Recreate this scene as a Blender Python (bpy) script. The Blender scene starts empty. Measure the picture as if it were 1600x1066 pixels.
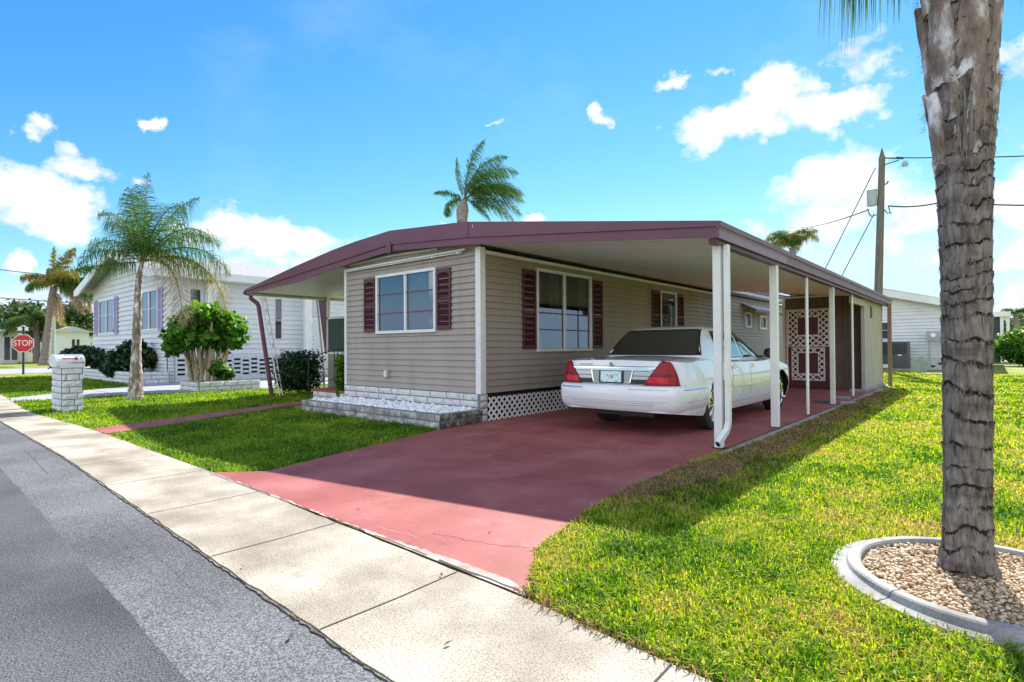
import bpy, bmesh, math, random
import numpy as np
from mathutils import Vector, Matrix, noise
from mathutils.bvhtree import BVHTree
random.seed(7); rng = np.random.default_rng(11)
R = math.radians
S = bpy.context.scene
COL = S.collection

# ------------------------------------------------------------------ materials
def new_mat(name):
    m = bpy.data.materials.new(name); m.use_nodes = True
    nt = m.node_tree; b = nt.nodes['Principled BSDF']
    return m, nt, b
def N(nt, t, **kw):
    n = nt.nodes.new(t)
    for k, v in kw.items():
        if k in n.inputs.keys(): n.inputs[k].default_value = v
        else: setattr(n, k, v)
    return n
def L(nt, a, b): nt.links.new(a, b)
def ramp(nt, stops):
    r = nt.nodes.new('ShaderNodeValToRGB')
    while len(r.color_ramp.elements) < len(stops): r.color_ramp.elements.new(0.5)
    for e, (p, c) in zip(r.color_ramp.elements, stops):
        e.position = p; e.color = (*c, 1)
    return r
def mat(name, col, rough=0.6, col2=None, scale=6., bump=0., bscale=40., metal=0., spec=0.5, stretch=None, detail=6, coat=0., col3=None, bdist=0.01):
    m, nt, b = new_mat(name)
    b.inputs['Roughness'].default_value = rough
    b.inputs['Metallic'].default_value = metal
    b.inputs['Specular IOR Level'].default_value = spec
    b.inputs['Coat Weight'].default_value = coat
    tc = N(nt, 'ShaderNodeTexCoord'); src = tc.outputs['Object']
    if stretch:
        mp = N(nt, 'ShaderNodeMapping'); mp.inputs['Scale'].default_value = stretch
        L(nt, src, mp.inputs[0]); src = mp.outputs[0]
    if col2:
        n = N(nt, 'ShaderNodeTexNoise', Scale=scale, Detail=detail, Roughness=.6); L(nt, src, n.inputs['Vector'])
        st = [(.34, col), (.66, col2)] if not col3 else [(.3, col), (.5, col2), (.68, col3)]
        r = ramp(nt, st); L(nt, n.outputs[0], r.inputs[0]); L(nt, r.outputs[0], b.inputs['Base Color'])
    else: b.inputs['Base Color'].default_value = (*col, 1)
    if bump:
        n2 = N(nt, 'ShaderNodeTexNoise', Scale=bscale, Detail=5.); L(nt, src, n2.inputs['Vector'])
        bp = N(nt, 'ShaderNodeBump', Strength=bump, Distance=bdist); L(nt, n2.outputs[0], bp.inputs['Height'])
        L(nt, bp.outputs[0], b.inputs['Normal'])
    return m
M = {}
def noise2(nt, src, s1, s2):
    a = N(nt, 'ShaderNodeTexNoise', Scale=s1, Detail=6.); b = N(nt, 'ShaderNodeTexNoise', Scale=s2, Detail=4.)
    L(nt, src, a.inputs['Vector']); L(nt, src, b.inputs['Vector']); return a, b
def ground_mat(name, big, small, s_big, s_small, rough=.9, bump=.4, bdist=.004, mixf=.5, spots=None):
    """two layers of colour noise: large patches and fine grain"""
    m, nt, b = new_mat(name); b.inputs['Roughness'].default_value = rough; b.inputs['Specular IOR Level'].default_value = .3
    tc = N(nt, 'ShaderNodeTexCoord'); a, c = noise2(nt, tc.outputs['Object'], s_big, s_small)
    r1 = ramp(nt, big); r2 = ramp(nt, small)
    L(nt, a.outputs[0], r1.inputs[0]); L(nt, c.outputs[0], r2.inputs[0])
    mx = N(nt, 'ShaderNodeMix', data_type='RGBA', blend_type='MULTIPLY'); mx.inputs['Factor'].default_value = mixf
    L(nt, r1.outputs[0], mx.inputs[6]); L(nt, r2.outputs[0], mx.inputs[7])
    out = mx.outputs[2]
    for sc, th, colr, amt in (spots or []):
        n = N(nt, 'ShaderNodeTexNoise', Scale=sc, Detail=8., Roughness=.7); L(nt, tc.outputs['Object'], n.inputs['Vector'])
        rr = ramp(nt, [(th, (0, 0, 0)), (th+.10, (amt, amt, amt))]); L(nt, n.outputs[0], rr.inputs[0])
        m2 = N(nt, 'ShaderNodeMix', data_type='RGBA'); L(nt, rr.outputs[0], m2.inputs[0]); L(nt, out, m2.inputs[6]); m2.inputs[7].default_value = (*colr, 1)
        out = m2.outputs[2]
    L(nt, out, b.inputs['Base Color'])
    bp = N(nt, 'ShaderNodeBump', Strength=bump, Distance=bdist); L(nt, c.outputs[0], bp.inputs['Height']); L(nt, bp.outputs[0], b.inputs['Normal'])
    return m
M['asphalt'] = ground_mat('asphalt', [(.36, (.105, .106, .112)), (.62, (.195, .196, .204))], [(.38, (.28, .28, .29)), (.50, (.66, .66, .66)), (.62, (1.2, 1.2, 1.2))], .7, 140., .95, .35, .004, .95)
M['concrete'] = ground_mat('concrete', [(.33, (.24, .205, .16)), (.46, (.335, .30, .245)), (.60, (.47, .435, .365))], [(.36, (.50, .46, .42)), (.5, (.93, .91, .88)), (.6, (1, 1, 1))], 1.6, 130., .9, .4, .003, .9, spots=[(3.1, .60, (.24, .19, .14), .55), (11., .66, (.17, .14, .11), .6)])
M['redpaint'] = ground_mat('red_painted_concrete', [(.3, (.26, .072, .060)), (.5, (.32, .092, .082)), (.70, (.385, .135, .120))], [(.3, (.72, .68, .66)), (.6, (1, 1, 1))], 1.9, 60., .62, .25, .003, .6, spots=[(2.6, .60, (.46, .24, .21), .45), (1.7, .54, (.19, .045, .04), .45), (9., .66, (.10, .04, .035), .8), (5.2, .68, (.55, .42, .37), .8)])
M['patio'] = ground_mat('grey_concrete', [(.3, (.27, .28, .29)), (.7, (.36, .37, .38))], [(.3, (.7, .7, .7)), (.6, (1, 1, 1))], .8, 90., .9, .3, .003, .6)
M['palecement'] = ground_mat('pale_worn_concrete', [(.4, (.36, .25, .22)), (.6, (.50, .46, .42))], [(.4, (.6, .56, .54)), (.6, (1, 1, 1))], 7., 120., .9, .3, .003, .7)
M['crack'] = mat('crack', (.05, .045, .04), .95)
M['palecrack'] = mat('pale_crack', (.45, .36, .34), .95)
M['lawn_soil'] = ground_mat('lawn_ground', [(.3, (.13, .19, .022)), (.5, (.24, .28, .04)), (.66, (.42, .38, .12))], [(.3, (.35, .38, .28)), (.6, (1, 1, 1))], .9, 30., .95, .9, .02, .85)
M['curb'] = ground_mat('curb_concrete', [(.3, (.22, .215, .20)), (.5, (.34, .335, .32)), (.7, (.42, .415, .40))], [(.3, (.6, .6, .6)), (.6, (1, 1, 1))], 3., 90., .85, .4, .004, .7)
M['siding'] = mat('taupe_vinyl_siding', (.315, .270, .228), .5, (.375, .325, .275), 1.1, .15, 60., stretch=(2.5, 2.5, .35), bdist=.002)
M['siding_white'] = mat('white_vinyl_siding', (.70, .71, .73), .5, (.76, .77, .79), 2., bdist=.002)
M['white'] = mat('white_paint', (.80, .80, .80), .4, (.72, .72, .71), 3.)
M['white_dirty'] = mat('weathered_white_paint', (.70, .70, .68), .5, (.62, .60, .56), 5., .1, 50.)
M['maroon'] = mat('maroon_paint', (.125, .035, .062), .42, (.155, .045, .078), 1.5)
M['maroon_faded'] = mat('faded_maroon_paint', (.23, .13, .19), .5, (.30, .19, .25), 1.6)
M['maroon_aged'] = mat('aged_maroon_paint', (.14, .065, .075), .5, (.185, .10, .11), 2.2)
M['maroon_dark'] = mat('dark_maroon_shutter', (.082, .018, .030), .45)
M['ceiling'] = mat('white_pan_ceiling', (.72, .72, .70), .5, (.66, .66, .64), 1.2)
M['roofwhite'] = mat('roof_top_coating', (.55, .56, .58), .6, (.48, .49, .5), 2.)
M['shingle'] = mat('grey_shingles', (.20, .20, .21), .9, (.34, .34, .35), 9., .6, 25., stretch=(1, 1, 4))
M['brickpaint'] = mat('painted_slump_brick', (.46, .46, .45), .8, (.62, .62, .61), 7., .6, 45., col3=(.72, .72, .71), bdist=.006)
M['brickwhite'] = mat('white_slump_brick', (.62, .63, .66), .8, (.74, .75, .77), 7., .6, 45., bdist=.006)
M['brickmoss'] = mat('mossy_slump_brick', (.022, .024, .018), .95, (.075, .075, .062), 7., .8, 45., col3=(.34, .34, .31), bdist=.008)
M['mortar'] = mat('mortar', (.20, .20, .20), .95)
M['brickold'] = mat('weathered_slump_brick', (.13, .125, .11), .9, (.33, .32, .30), 8., .7, 45., col3=(.55, .56, .57), bdist=.008)
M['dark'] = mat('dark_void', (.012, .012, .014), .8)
M['room'] = mat('dim_interior', (.05, .05, .055), .9)
M['curtain'] = mat('curtain', (.42, .40, .36), .9, (.34, .32, .29), 20., stretch=(9, 9, .2))
M['whitestone'] = mat('white_marble_chips', (.88, .90, .92), .7, (.75, .78, .80), 9.)
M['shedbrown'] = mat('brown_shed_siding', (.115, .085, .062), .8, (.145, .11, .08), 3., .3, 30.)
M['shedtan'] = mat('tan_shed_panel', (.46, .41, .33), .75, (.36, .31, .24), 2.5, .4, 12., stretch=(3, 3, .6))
M['woodpost'] = mat('brown_wood', (.20, .13, .085), .8, (.28, .19, .13), 12., .3, 40., stretch=(4, 4, .5))
M['polewood'] = mat('grey_pole_wood', (.11, .095, .085), .9, (.19, .17, .15), 5., .5, 30., stretch=(6, 6, .4))
M['iron'] = mat('black_iron', (.015, .015, .017), .5)
M['wire'] = mat('cable_black', (.03, .03, .035), .6)
M['galv'] = mat('grey_metal', (.32, .36, .38), .5, (.38, .42, .44), 4.)
M['acgrey'] = mat('dark_grey_ac_metal', (.075, .08, .085), .5)
M['utilgreen'] = mat('pale_green_utility_plastic', (.30, .36, .28), .6)
M['lilac'] = mat('lilac_shutter', (.46, .41, .66), .6)
M['red'] = mat('red_sign_paint', (.55, .012, .03), .35)
M['signwhite'] = mat('white_sign_paint', (.85, .85, .85), .4)
M['black'] = mat('black_paint', (.02, .02, .022), .45)
M['deepgreen'] = mat('dark_green_screen', (.03, .06, .045), .6)
M['bark'] = mat('grey_palm_bark', (.14, .12, .11), .95, (.27, .245, .23), 6., .8, 30., stretch=(5, 5, 1.2), col3=(.36, .33, .31), bdist=.012)
M['barkfar'] = mat('palm_bark', (.17, .14, .125), .95, (.30, .26, .24), 3., .6, 12., stretch=(1, 1, 3), bdist=.02)
M['boot'] = mat('palm_boot', (.13, .085, .06), .9, (.27, .215, .185), 6.5, .9, 30., stretch=(2.0, 2.0, .9), col3=(.80, .80, .82), bdist=.012, detail=10)
M['bootdark'] = mat('palm_fibre', (.09, .06, .045), .95, (.17, .12, .09), 9., .8, 40., bdist=.01)
M['rachis'] = mat('green_frond_stem', (.10, .14, .04), .6)
M['stemtan'] = mat('tan_stem', (.30, .23, .14), .8, (.42, .34, .22), 8., .3, 30., stretch=(3, 3, .5))
M['carwhite'] = mat('white_car_paint', (.78, .79, .81), .22, coat=1.0)
M['carwhite'].node_tree.nodes['Principled BSDF'].inputs['Coat Roughness'].default_value = .03
M['chrome'] = mat('chrome', (.75, .76, .78), .12, metal=1.)
M['chromedull'] = mat('satin_trim', (.42, .42, .43), .3, metal=.8)
M['tyre'] = mat('tyre_rubber', (.018, .018, .019), .75)
M['blackplastic'] = mat('black_plastic', (.012, .013, .018), .3)
M['paneline'] = mat('panel_gap', (.05, .05, .055), .7)
M['softline'] = mat('shallow_groove', (.24, .25, .27), .6)
def lens_mat(name, c):
    m, nt, b = new_mat(name); b.inputs['Base Color'].default_value = (*c, 1); b.inputs['Roughness'].default_value = .12
    b.inputs['Coat Weight'].default_value = .25; b.inputs['Coat Roughness'].default_value = .05; b.inputs['Specular IOR Level'].default_value = .25
    tc = N(nt, 'ShaderNodeTexCoord'); w = N(nt, 'ShaderNodeTexWave', Scale=26., Distortion=1.2); w.bands_direction = 'Z'
    L(nt, tc.outputs['Object'], w.inputs['Vector']); bp = N(nt, 'ShaderNodeBump', Strength=.25, Distance=.004); L(nt, w.outputs[0], bp.inputs['Height']); L(nt, bp.outputs[0], b.inputs['Normal'])
    return m
M['lens'] = lens_mat('red_lens', (.30, .003, .012)); M['lensdark'] = lens_mat('dark_red_lens', (.16, .005, .015)); M['lensbright'] = lens_mat('bright_red_lens', (.60, .012, .02))
def glass_mat(name, tint, ior=1.6, base=.0, rough=.01):
    m = bpy.data.materials.new(name); m.use_nodes = True; nt = m.node_tree; nt.nodes.clear()
    o = N(nt, 'ShaderNodeOutputMaterial'); mx = N(nt, 'ShaderNodeMixShader'); tr = N(nt, 'ShaderNodeBsdfTransparent'); gl = N(nt, 'ShaderNodeBsdfGlossy', Roughness=rough)
    tr.inputs[0].default_value = (*tint, 1); gl.inputs[0].default_value = (.75, .85, 1, 1)
    fr = N(nt, 'ShaderNodeFresnel', IOR=ior); ad = N(nt, 'ShaderNodeMath', operation='ADD', use_clamp=True); ad.inputs[1].default_value = base
    L(nt, fr.outputs[0], ad.inputs[0]); L(nt, ad.outputs[0], mx.inputs[0]); L(nt, tr.outputs[0], mx.inputs[1]); L(nt, gl.outputs[0], mx.inputs[2]); L(nt, mx.outputs[0], o.inputs[0])
    return m
M['glass'] = glass_mat('window_glass', (.40, .43, .45), 1.5, .13)
M['glasstint'] = glass_mat('tinted_car_glass', (.035, .04, .04), 1.5, .02)
M['glasslite'] = glass_mat('car_glass', (.25, .28, .28), 1.5, .06)
M['glassbody'] = mat('dark_window', (.02, .025, .03), .06, coat=.5)

def leaf_mat(name, cols, trans=.35, rough=.5, sc=3.):
    m = bpy.data.materials.new(name); m.use_nodes = True; nt = m.node_tree; b = nt.nodes['Principled BSDF']; o = nt.nodes['Material Output']
    b.inputs['Roughness'].default_value = rough; b.inputs['Specular IOR Level'].default_value = .4 if rough < .45 else .15
    at = N(nt, 'ShaderNodeAttribute'); at.attribute_name = 'rnd'
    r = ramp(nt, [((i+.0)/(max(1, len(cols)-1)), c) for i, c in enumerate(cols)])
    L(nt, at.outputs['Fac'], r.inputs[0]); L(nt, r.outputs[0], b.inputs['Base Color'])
    t = N(nt, 'ShaderNodeBsdfTranslucent'); hs = N(nt, 'ShaderNodeHueSaturation', Value=1.5, Saturation=1.1); L(nt, r.outputs[0], hs.inputs['Color']); L(nt, hs.outputs[0], t.inputs[0])
    mx = N(nt, 'ShaderNodeMixShader'); mx.inputs[0].default_value = trans
    L(nt, b.outputs[0], mx.inputs[1]); L(nt, t.outputs[0], mx.inputs[2]); L(nt, mx.outputs[0], o.inputs[0])
    return m
M['grass'] = leaf_mat('grass_blades', [(.04, .12, .008), (.11, .24, .010), (.25, .38, .015), (.42, .47, .028), (.52, .43, .11), (.38, .26, .10)], .42, .5)
M['grassgreen'] = leaf_mat('green_grass_blades', [(.06, .13, .012), (.10, .20, .016), (.18, .29, .02), (.28, .37, .04)], .42, .5)
M['grassdry'] = leaf_mat('dry_grass', [(.12, .14, .03), (.26, .18, .08), (.38, .25, .13), (.20, .13, .07)], .3, .7)
M['frond'] = leaf_mat('palm_leaflets', [(.018, .055, .018), (.045, .105, .022), (.09, .17, .03), (.17, .26, .05)], .3, .6)
M['frondyel'] = leaf_mat('yellowing_leaflets', [(.06, .10, .02), (.16, .17, .03), (.32, .24, .05), (.38, .22, .07)], .3, .5)
M['fronddead'] = leaf_mat('dead_leaflets', [(.30, .20, .13), (.42, .30, .21), (.52, .40, .30)], .2, .7)
M['leaf'] = leaf_mat('glossy_leaves', [(.012, .05, .010), (.035, .12, .015), (.10, .24, .02), (.24, .38, .04)], .35, .5)
M['leafdark'] = leaf_mat('dark_hedge_leaves', [(.008, .03, .008), (.015, .05, .012), (.03, .075, .015)], .2, .35)
M['treeleaf'] = leaf_mat('far_tree_leaves', [(.03, .06, .02), (.06, .10, .03), (.10, .15, .05)], .2, .6)

# ------------------------------------------------------------------ mesh builder
class MB:
    def __init__(s, frame=None): s.v = []; s.f = []; s.mi = []; s.fr = frame
    def V(s, p):
        p = Vector(p); s.v.append(s.fr(p) if s.fr else p); return len(s.v)-1
    def face(s, pts, m=0):
        s.f.append([s.V(p) for p in pts]); s.mi.append(m)
    def box(s, x0, x1, y0, y1, z0, z1, m=0):
        i = [s.V(p) for p in [(x0,y0,z0),(x1,y0,z0),(x1,y1,z0),(x0,y1,z0),(x0,y0,z1),(x1,y0,z1),(x1,y1,z1),(x0,y1,z1)]]
        for q in ((0,3,2,1),(4,5,6,7),(0,1,5,4),(1,2,6,5),(2,3,7,6),(3,0,4,7)): s.f.append([i[k] for k in q]); s.mi.append(m)
    def prism(s, poly, f0, f1, m=0, m_side=None):
        """poly: list of 2D; f0,f1 map 2D->3D for the two caps"""
        a = [s.V(f0(p)) for p in poly]; b = [s.V(f1(p)) for p in poly]; n = len(poly)
        s.f.append(a[::-1]); s.mi.append(m); s.f.append(b); s.mi.append(m)
        for k in range(n): s.f.append([a[k], a[(k+1)%n], b[(k+1)%n], b[k]]); s.mi.append(m if m_side is None else m_side)
    def tube(s, pts, r, n=8, m=0, cap=True):
        pts = [Vector(p) for p in pts]; rs = r if isinstance(r, (list, tuple)) else [r]*len(pts)
        rings = []; up = Vector((0,0,1)); prev = None
        for i, p in enumerate(pts):
            d = (pts[min(i+1, len(pts)-1)]-pts[max(i-1, 0)]).normalized()
            if prev is None:
                a = d.cross(up) if abs(d.z) < .95 else d.cross(Vector((1,0,0)))
            else: a = prev - d*prev.dot(d)
            a.normalize(); prev = a; b = d.cross(a)
            rings.append([s.V(p+(a*math.cos(t)+b*math.sin(t))*rs[i]) for t in [2*math.pi*k/n for k in range(n)]])
        for i in range(len(rings)-1):
            for k in range(n): s.f.append([rings[i][k], rings[i][(k+1)%n], rings[i+1][(k+1)%n], rings[i+1][k]]); s.mi.append(m)
        if cap: s.f.append(rings[0][::-1]); s.mi.append(m); s.f.append(rings[-1]); s.mi.append(m)
    def bar(s, a, b, w, d, m=0, up=(0,0,1)):
        a = Vector(a); b = Vector(b); t = (b-a).normalized(); u = t.cross(Vector(up))
        if u.length < 1e-4: u = t.cross(Vector((0,1,0)))
        u.normalize(); v = u.cross(t)
        i = [s.V(p+u*sx*w/2+v*sy*d/2) for p in (a, b) for sx, sy in ((-1,-1),(1,-1),(1,1),(-1,1))]
        for q in ((0,1,2,3),(7,6,5,4),(0,4,5,1),(1,5,6,2),(2,6,7,3),(3,7,4,0)): s.f.append([i[k] for k in q]); s.mi.append(m)
    def lathe(s, prof, n=24, m=0, axis='z', c=(0,0,0)):
        c = Vector(c); rings = []
        for r, h in prof:
            ring = []
            for k in range(n):
                t = 2*math.pi*k/n
                p = {'z': (r*math.cos(t), r*math.sin(t), h), 'x': (h, r*math.cos(t), r*math.sin(t)), 'y': (r*math.sin(t), h, r*math.cos(t))}[axis]
                ring.append(s.V(c+Vector(p)))
            rings.append(ring)
        for i in range(len(rings)-1):
            for k in range(n): s.f.append([rings[i][k], rings[i][(k+1)%n], rings[i+1][(k+1)%n], rings[i+1][k]]); s.mi.append(m)
        s.f.append(rings[0][::-1]); s.mi.append(m); s.f.append(rings[-1]); s.mi.append(m)
    def grid(s, rows, m=0, flip=False):
        ids = [[s.V(p) for p in r] for r in rows]
        for i in range(len(ids)-1):
            for k in range(len(ids[0])-1):
                q = [ids[i][k], ids[i][k+1], ids[i+1][k+1], ids[i+1][k]]
                s.f.append(q[::-1] if flip else q); s.mi.append(m)
        return ids
    def build(s, name, mats, parent=None, smooth=False, bevel=0, label=None, kind=None, fixn=True):
        me = bpy.data.meshes.new(name)
        off = Vector(parent_world(parent)) if parent else Vector((0,0,0))
        me.from_pydata([tuple(v-off) for v in s.v], [], s.f)
        if not isinstance(mats, (list, tuple)): mats = [mats]
        for x in mats: me.materials.append(M[x] if isinstance(x, str) else x)
        me.polygons.foreach_set('material_index', s.mi)
        if smooth: me.polygons.foreach_set('use_smooth', [True]*len(me.polygons))
        me.update()
        if fixn:
            bm = bmesh.new(); bm.from_mesh(me); bmesh.ops.recalc_face_normals(bm, faces=bm.faces); bm.to_mesh(me); bm.free()
        o = bpy.data.objects.new(name, me); COL.objects.link(o)
        if parent: o.parent = parent
        if bevel:
            b = o.modifiers.new('b', 'BEVEL'); b.width = bevel; b.segments = 2; b.limit_method = 'ANGLE'; b.angle_limit = R(40)
        if smooth and bevel == 0: pass
        if label: o['label'] = label
        if kind: o['kind'] = kind
        return o
def parent_world(o):
    v = Vector(o.location)
    while o.parent: o = o.parent; v += Vector(o.location)
    return v
def thing(name, label, cat, loc, group=None):
    o = bpy.data.objects.new(name, None); o.location = loc; COL.objects.link(o); o.empty_display_size = .2
    o['label'] = label; o['category'] = cat
    if group: o['group'] = group
    return o
def tag(o, label, cat, group=None, kind=None):
    if label: o['label'] = label
    if cat: o['category'] = cat
    if group: o['group'] = group
    if kind: o['kind'] = kind
    return o
def frame(o, u, n):
    o = Vector(o); u = Vector(u); n = Vector(n)
    return lambda p: o+u*p.x+n*p.y+Vector((0,0,1))*p.z
def fast_mesh(name, verts, faces_quads=None, faces_tris=None, rnd=None, mats=(), parent=None, smooth=False):
    """numpy mesh; rnd = value per face stored on corners"""
    me = bpy.data.meshes.new(name)
    off = np.array(parent_world(parent)) if parent else np.zeros(3)
    verts = np.asarray(verts, dtype=np.float32)-off.astype(np.float32)
    nq = 0 if faces_quads is None else len(faces_quads); ntr = 0 if faces_tris is None else len(faces_tris)
    me.vertices.add(len(verts)); me.vertices.foreach_set('co', verts.ravel())
    parts = []; starts = []
    if nq: parts.append(np.asarray(faces_quads, dtype=np.int32).ravel()); starts.append(np.arange(nq)*4)
    if ntr: parts.append(np.asarray(faces_tris, dtype=np.int32).ravel()); starts.append(nq*4+np.arange(ntr)*3)
    idx = np.concatenate(parts); st = np.concatenate(starts).astype(np.int32)
    me.loops.add(len(idx)); me.loops.foreach_set('vertex_index', idx)
    me.polygons.add(nq+ntr); me.polygons.foreach_set('loop_start', st)
    if smooth: me.polygons.foreach_set('use_smooth', np.ones(nq+ntr, dtype=bool))
    for x in mats: me.materials.append(M[x])
    me.update(calc_edges=True)
    if rnd is not None:
        a = me.attributes.new('rnd', 'FLOAT', 'FACE'); a.data.foreach_set('value', np.asarray(rnd, dtype=np.float32))
    o = bpy.data.objects.new(name, me); COL.objects.link(o)
    if parent: o.parent = parent
    return o

# ------------------------------------------------------------------ camera
HC = 1.15
cam = bpy.data.cameras.new('camera'); co = bpy.data.objects.new('camera', cam); COL.objects.link(co); S.camera = co
cam.sensor_width = 36; cam.lens = 36*870/1600; cam.clip_start = .05; cam.clip_end = 3000
Mcam = Matrix.Rotation(R(40.76), 3, 'Z') @ Matrix.Rotation(R(90.64), 3, 'X') @ Matrix.Rotation(R(-.36), 3, 'Z')
co.matrix_world = Matrix.Translation((0,0,HC)) @ Mcam.to_4x4()
def ray(px, py): return Mcam @ Vector(((px-800)/870, -(py-533)/870, -1))
def gp(px, py, z=0):
    r = ray(px, py); t = (z-HC)/r.z; return (r.x*t, r.y*t)

# ------------------------------------------------------------------ ground
def sheet(name, poly, z, m, extra=None, thick=0.0, cat=None):
    b = MB()
    if thick: b.prism(poly, lambda p: (p[0], p[1], z-thick), lambda p: (p[0], p[1], z))
    else: b.face([(x, y, z) for x, y in poly])
    mats = [m]
    if extra:
        for mm, strips in extra:
            mats.append(mm)
            for pts, w in strips:
                for (a, c) in zip(pts[:-1], pts[1:]):
                    a = Vector((*a, 0)); c = Vector((*c, 0)); d = (c-a).normalized(); q = Vector((-d.y, d.x, 0))*w/2
                    b.face([(*(a-q).xy, z+.003), (*(c-q).xy, z+.003), (*(c+q).xy, z+.003), (*(a+q).xy, z+.003)], len(mats)-1)
    o = b.build(name, mats); o['kind'] = 'structure'
    return o
sheet('ground', [(-400,-400),(400,-400),(400,900),(-400,900)], 0, 'lawn_soil')
def jag(pts, n=7, a=.02):
    out = []
    for p, q in zip(pts[:-1], pts[1:]):
        for k in range(n):
            t = k/n; out.append((p[0]+(q[0]-p[0])*t+random.uniform(-a, a)*(k > 0), p[1]+(q[1]-p[1])*t+random.uniform(-a, a)*(k > 0)))
    out.append(pts[-1]); return out
outer = [(-60,1.9),(-33,1.75),(-20,1.55),(-12.1,1.42),(-7.54,1.388),(-3.24,1.235),(-1.62,1.183),(2,1.03),(12,.5),(60,-1.5)]
inner = [(60,-.7),(12,1.2),(3,1.65),(-.76,1.877),(-1.61,1.95),(-3.13,2.0),(-5.28,2.09),(-9.8,2.11),(-13.5,1.96),(-18,2.2),(-33,2.5),(-60,2.6)]
road = [(x, y+.03) for x, y in outer]+[(60,-9),(-60,-7)]
sheet('road', road, .004, 'asphalt', [('crack', [(jag([(-4.6,1.12),(-3.0,1.03),(-2.2,1.02),(-1.3,.96)], 16, .006), .0014), (jag([(-8.5,1.2),(-6.6,1.1)], 14, .008), .003)])])
M['asphalt_dark'] = ground_mat('older_asphalt', [(.36, (.068, .070, .077)), (.62, (.128, .131, .141))], [(.38, (.28, .28, .29)), (.50, (.66, .66, .66)), (.62, (1.2, 1.2, 1.2))], .9, 140., .95, .35, .004, .95)
sheet('road_lane', [(-60,.95)]+[(x_, .93-.02*(x_+11)-.006*max(0,x_+6)+.012*noise.noise(Vector((x_*3,0,0)))+.006*noise.noise(Vector((x_*14,0,5)))) for x_ in [-11+.06*k for k in range(190)]]+[(2,.55),(60,-2),(60,-9),(-60,-7)], .008, 'asphalt_dark')
joints = []
for i in range(-3, 26):
    x = -2.07-1.183*i if i > -1 else (-.885 if i == -1 else (.3 if i == -2 else 1.5))
    def yy(c, x):
        c = sorted(c)
        for a, b in zip(c[:-1], c[1:]):
            if a[0] <= x <= b[0]: return a[1]+(b[1]-a[1])*(x-a[0])/(b[0]-a[0])
    joints.append(([(x, yy(outer, x)+.005), (x+.012, (yy(outer, x)+yy(inner, x))/2), (x+.005, yy(inner, x)-.005)], .0075))
def rough(pts, a, step=.12):
    out = []
    for p, q in zip(pts[:-1], pts[1:]):
        n = max(1, int(min(120, math.dist(p, q)/step))) if max(abs(p[0]), abs(q[0])) < 21 else 1
        for k in range(n): t = k/n; out.append((p[0]+(q[0]-p[0])*t, p[1]+(q[1]-p[1])*t+(random.uniform(-a, a) if k else 0)))
    return out+[pts[-1]]
M['seamdirt'] = ground_mat('seam_dirt', [(.35, (.10, .085, .06)), (.6, (.26, .23, .18))], [(.4, (.4, .4, .4)), (.6, (1, 1, 1))], 9., 120., .95, .3, .004, .9)
sheet('gutter_dirt', rough([(x, y-.014) for x, y in outer], .007, .03)+[(x, y+.05) for x, y in outer[::-1]], .0095, 'seamdirt')
sheet('sidewalk', rough(outer, .007)+rough(inner, .006), .014, 'concrete', [('crack', joints)], thick=.012)
drive = [(-5.46,2.07),(-5.11,2.43),(-5.45,3.7),(-5.77,5.0),(-5.87,6.0),(-5.95,6.3),(-5.95,17),(-2.2,17),(-2.22,13),(-2.25,8.4),(-2.26,5),(-2.15,3.38),(-2.04,2.85),(-1.93,2.43),(-1.78,2.2),(-1.62,1.99),(-3.13,2.045)]
sheet('driveway', drive, .016, 'redpaint', [
    ('palecrack', [(jag([(-3.64,5.4),(-3.5,5.39)]), .012), (jag([(-3.42,5.38),(-3.3,5.37)]), .012), (jag([(-3.1,5.36),(-3.02,5.35)]), .02), (jag([(-4.8,4.5),(-4.25,4.4),(-3.9,4.42)]), .004), (jag([(-5.2,3.4),(-4.97,3.17)]), .005), (jag([(-3.0,2.12),(-2.6,2.15)]), .003)]),
    ('crack', [(jag([(-2.9,5.33),(-2.3,5.2)]), .006), (jag([(-2.6,2.26),(-2.13,2.37),(-1.99,2.46)], 12, .012), .0035), *[(jag([(a_, 2.08-.025*(a_+5.4)), (a_+l_, 2.08-.025*(a_+l_+5.4))], 5, .008), w_) for a_, l_, w_ in ((-5.4,.7,.006),(-4.75,.5,.010),(-4.1,.6,.006),(-3.4,.45,.012),(-2.85,.5,.007),(-2.25,.3,.018),(-1.95,.28,.010))], (jag([(-3.9,5.37),(-3.1,5.35),(-2.9,5.33)]), .004), (jag([(-5.4,3.8),(-4.3,4.36),(-3.8,4.7)]), .003)])], thick=.012)
sheet('seam_edge', rough([(-5.42,2.085),(-4.3,2.068),(-3.13,2.040),(-2.6,2.045),(-2.2,2.06),(-1.85,2.055),(-1.66,2.02)], .010, .035)+[(-1.63,1.965),(-3.13,2.02),(-4.3,2.045),(-5.42,2.06)], .0175, 'palecement')
sheet('path', [(-9.8,2.12),(-9.1,2.13),(-10.75,5.9),(-10.9,7.6),(-9.8,7.6),(-9.8,8.4),(-11.7,8.4),(-11.35,6.1)], .014, 'redpaint', thick=.01)
sheet('patio', [(-16.4,2.1),(-17.8,2.25),(-20.5,5.35),(-21.7,6.0),(-21.7,24),(-15.6,24),(-15.7,6.6),(-16.3,4.6)], .012, 'patio', [('crack', [([(-16.4,4.2),(-19.4,4.2)], .012), ([(-15.8,7.6),(-21.6,7.6)], .012), ([(-18.6,3.2),(-18.6,23)], .012)])], thick=.008)
sheet('side_street', [(-36,-7),(-36,60),(-46,60),(-46,-7)], .012, 'patio', [('crack', [([(-46.1,-7),(-46.1,60)], .35)])])
sheet('concrete_edging', [(-2.2,6.0),(-2.1,6.0),(-2.04,17),(-2.2,17)], .02, 'curb', thick=.01)

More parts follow.
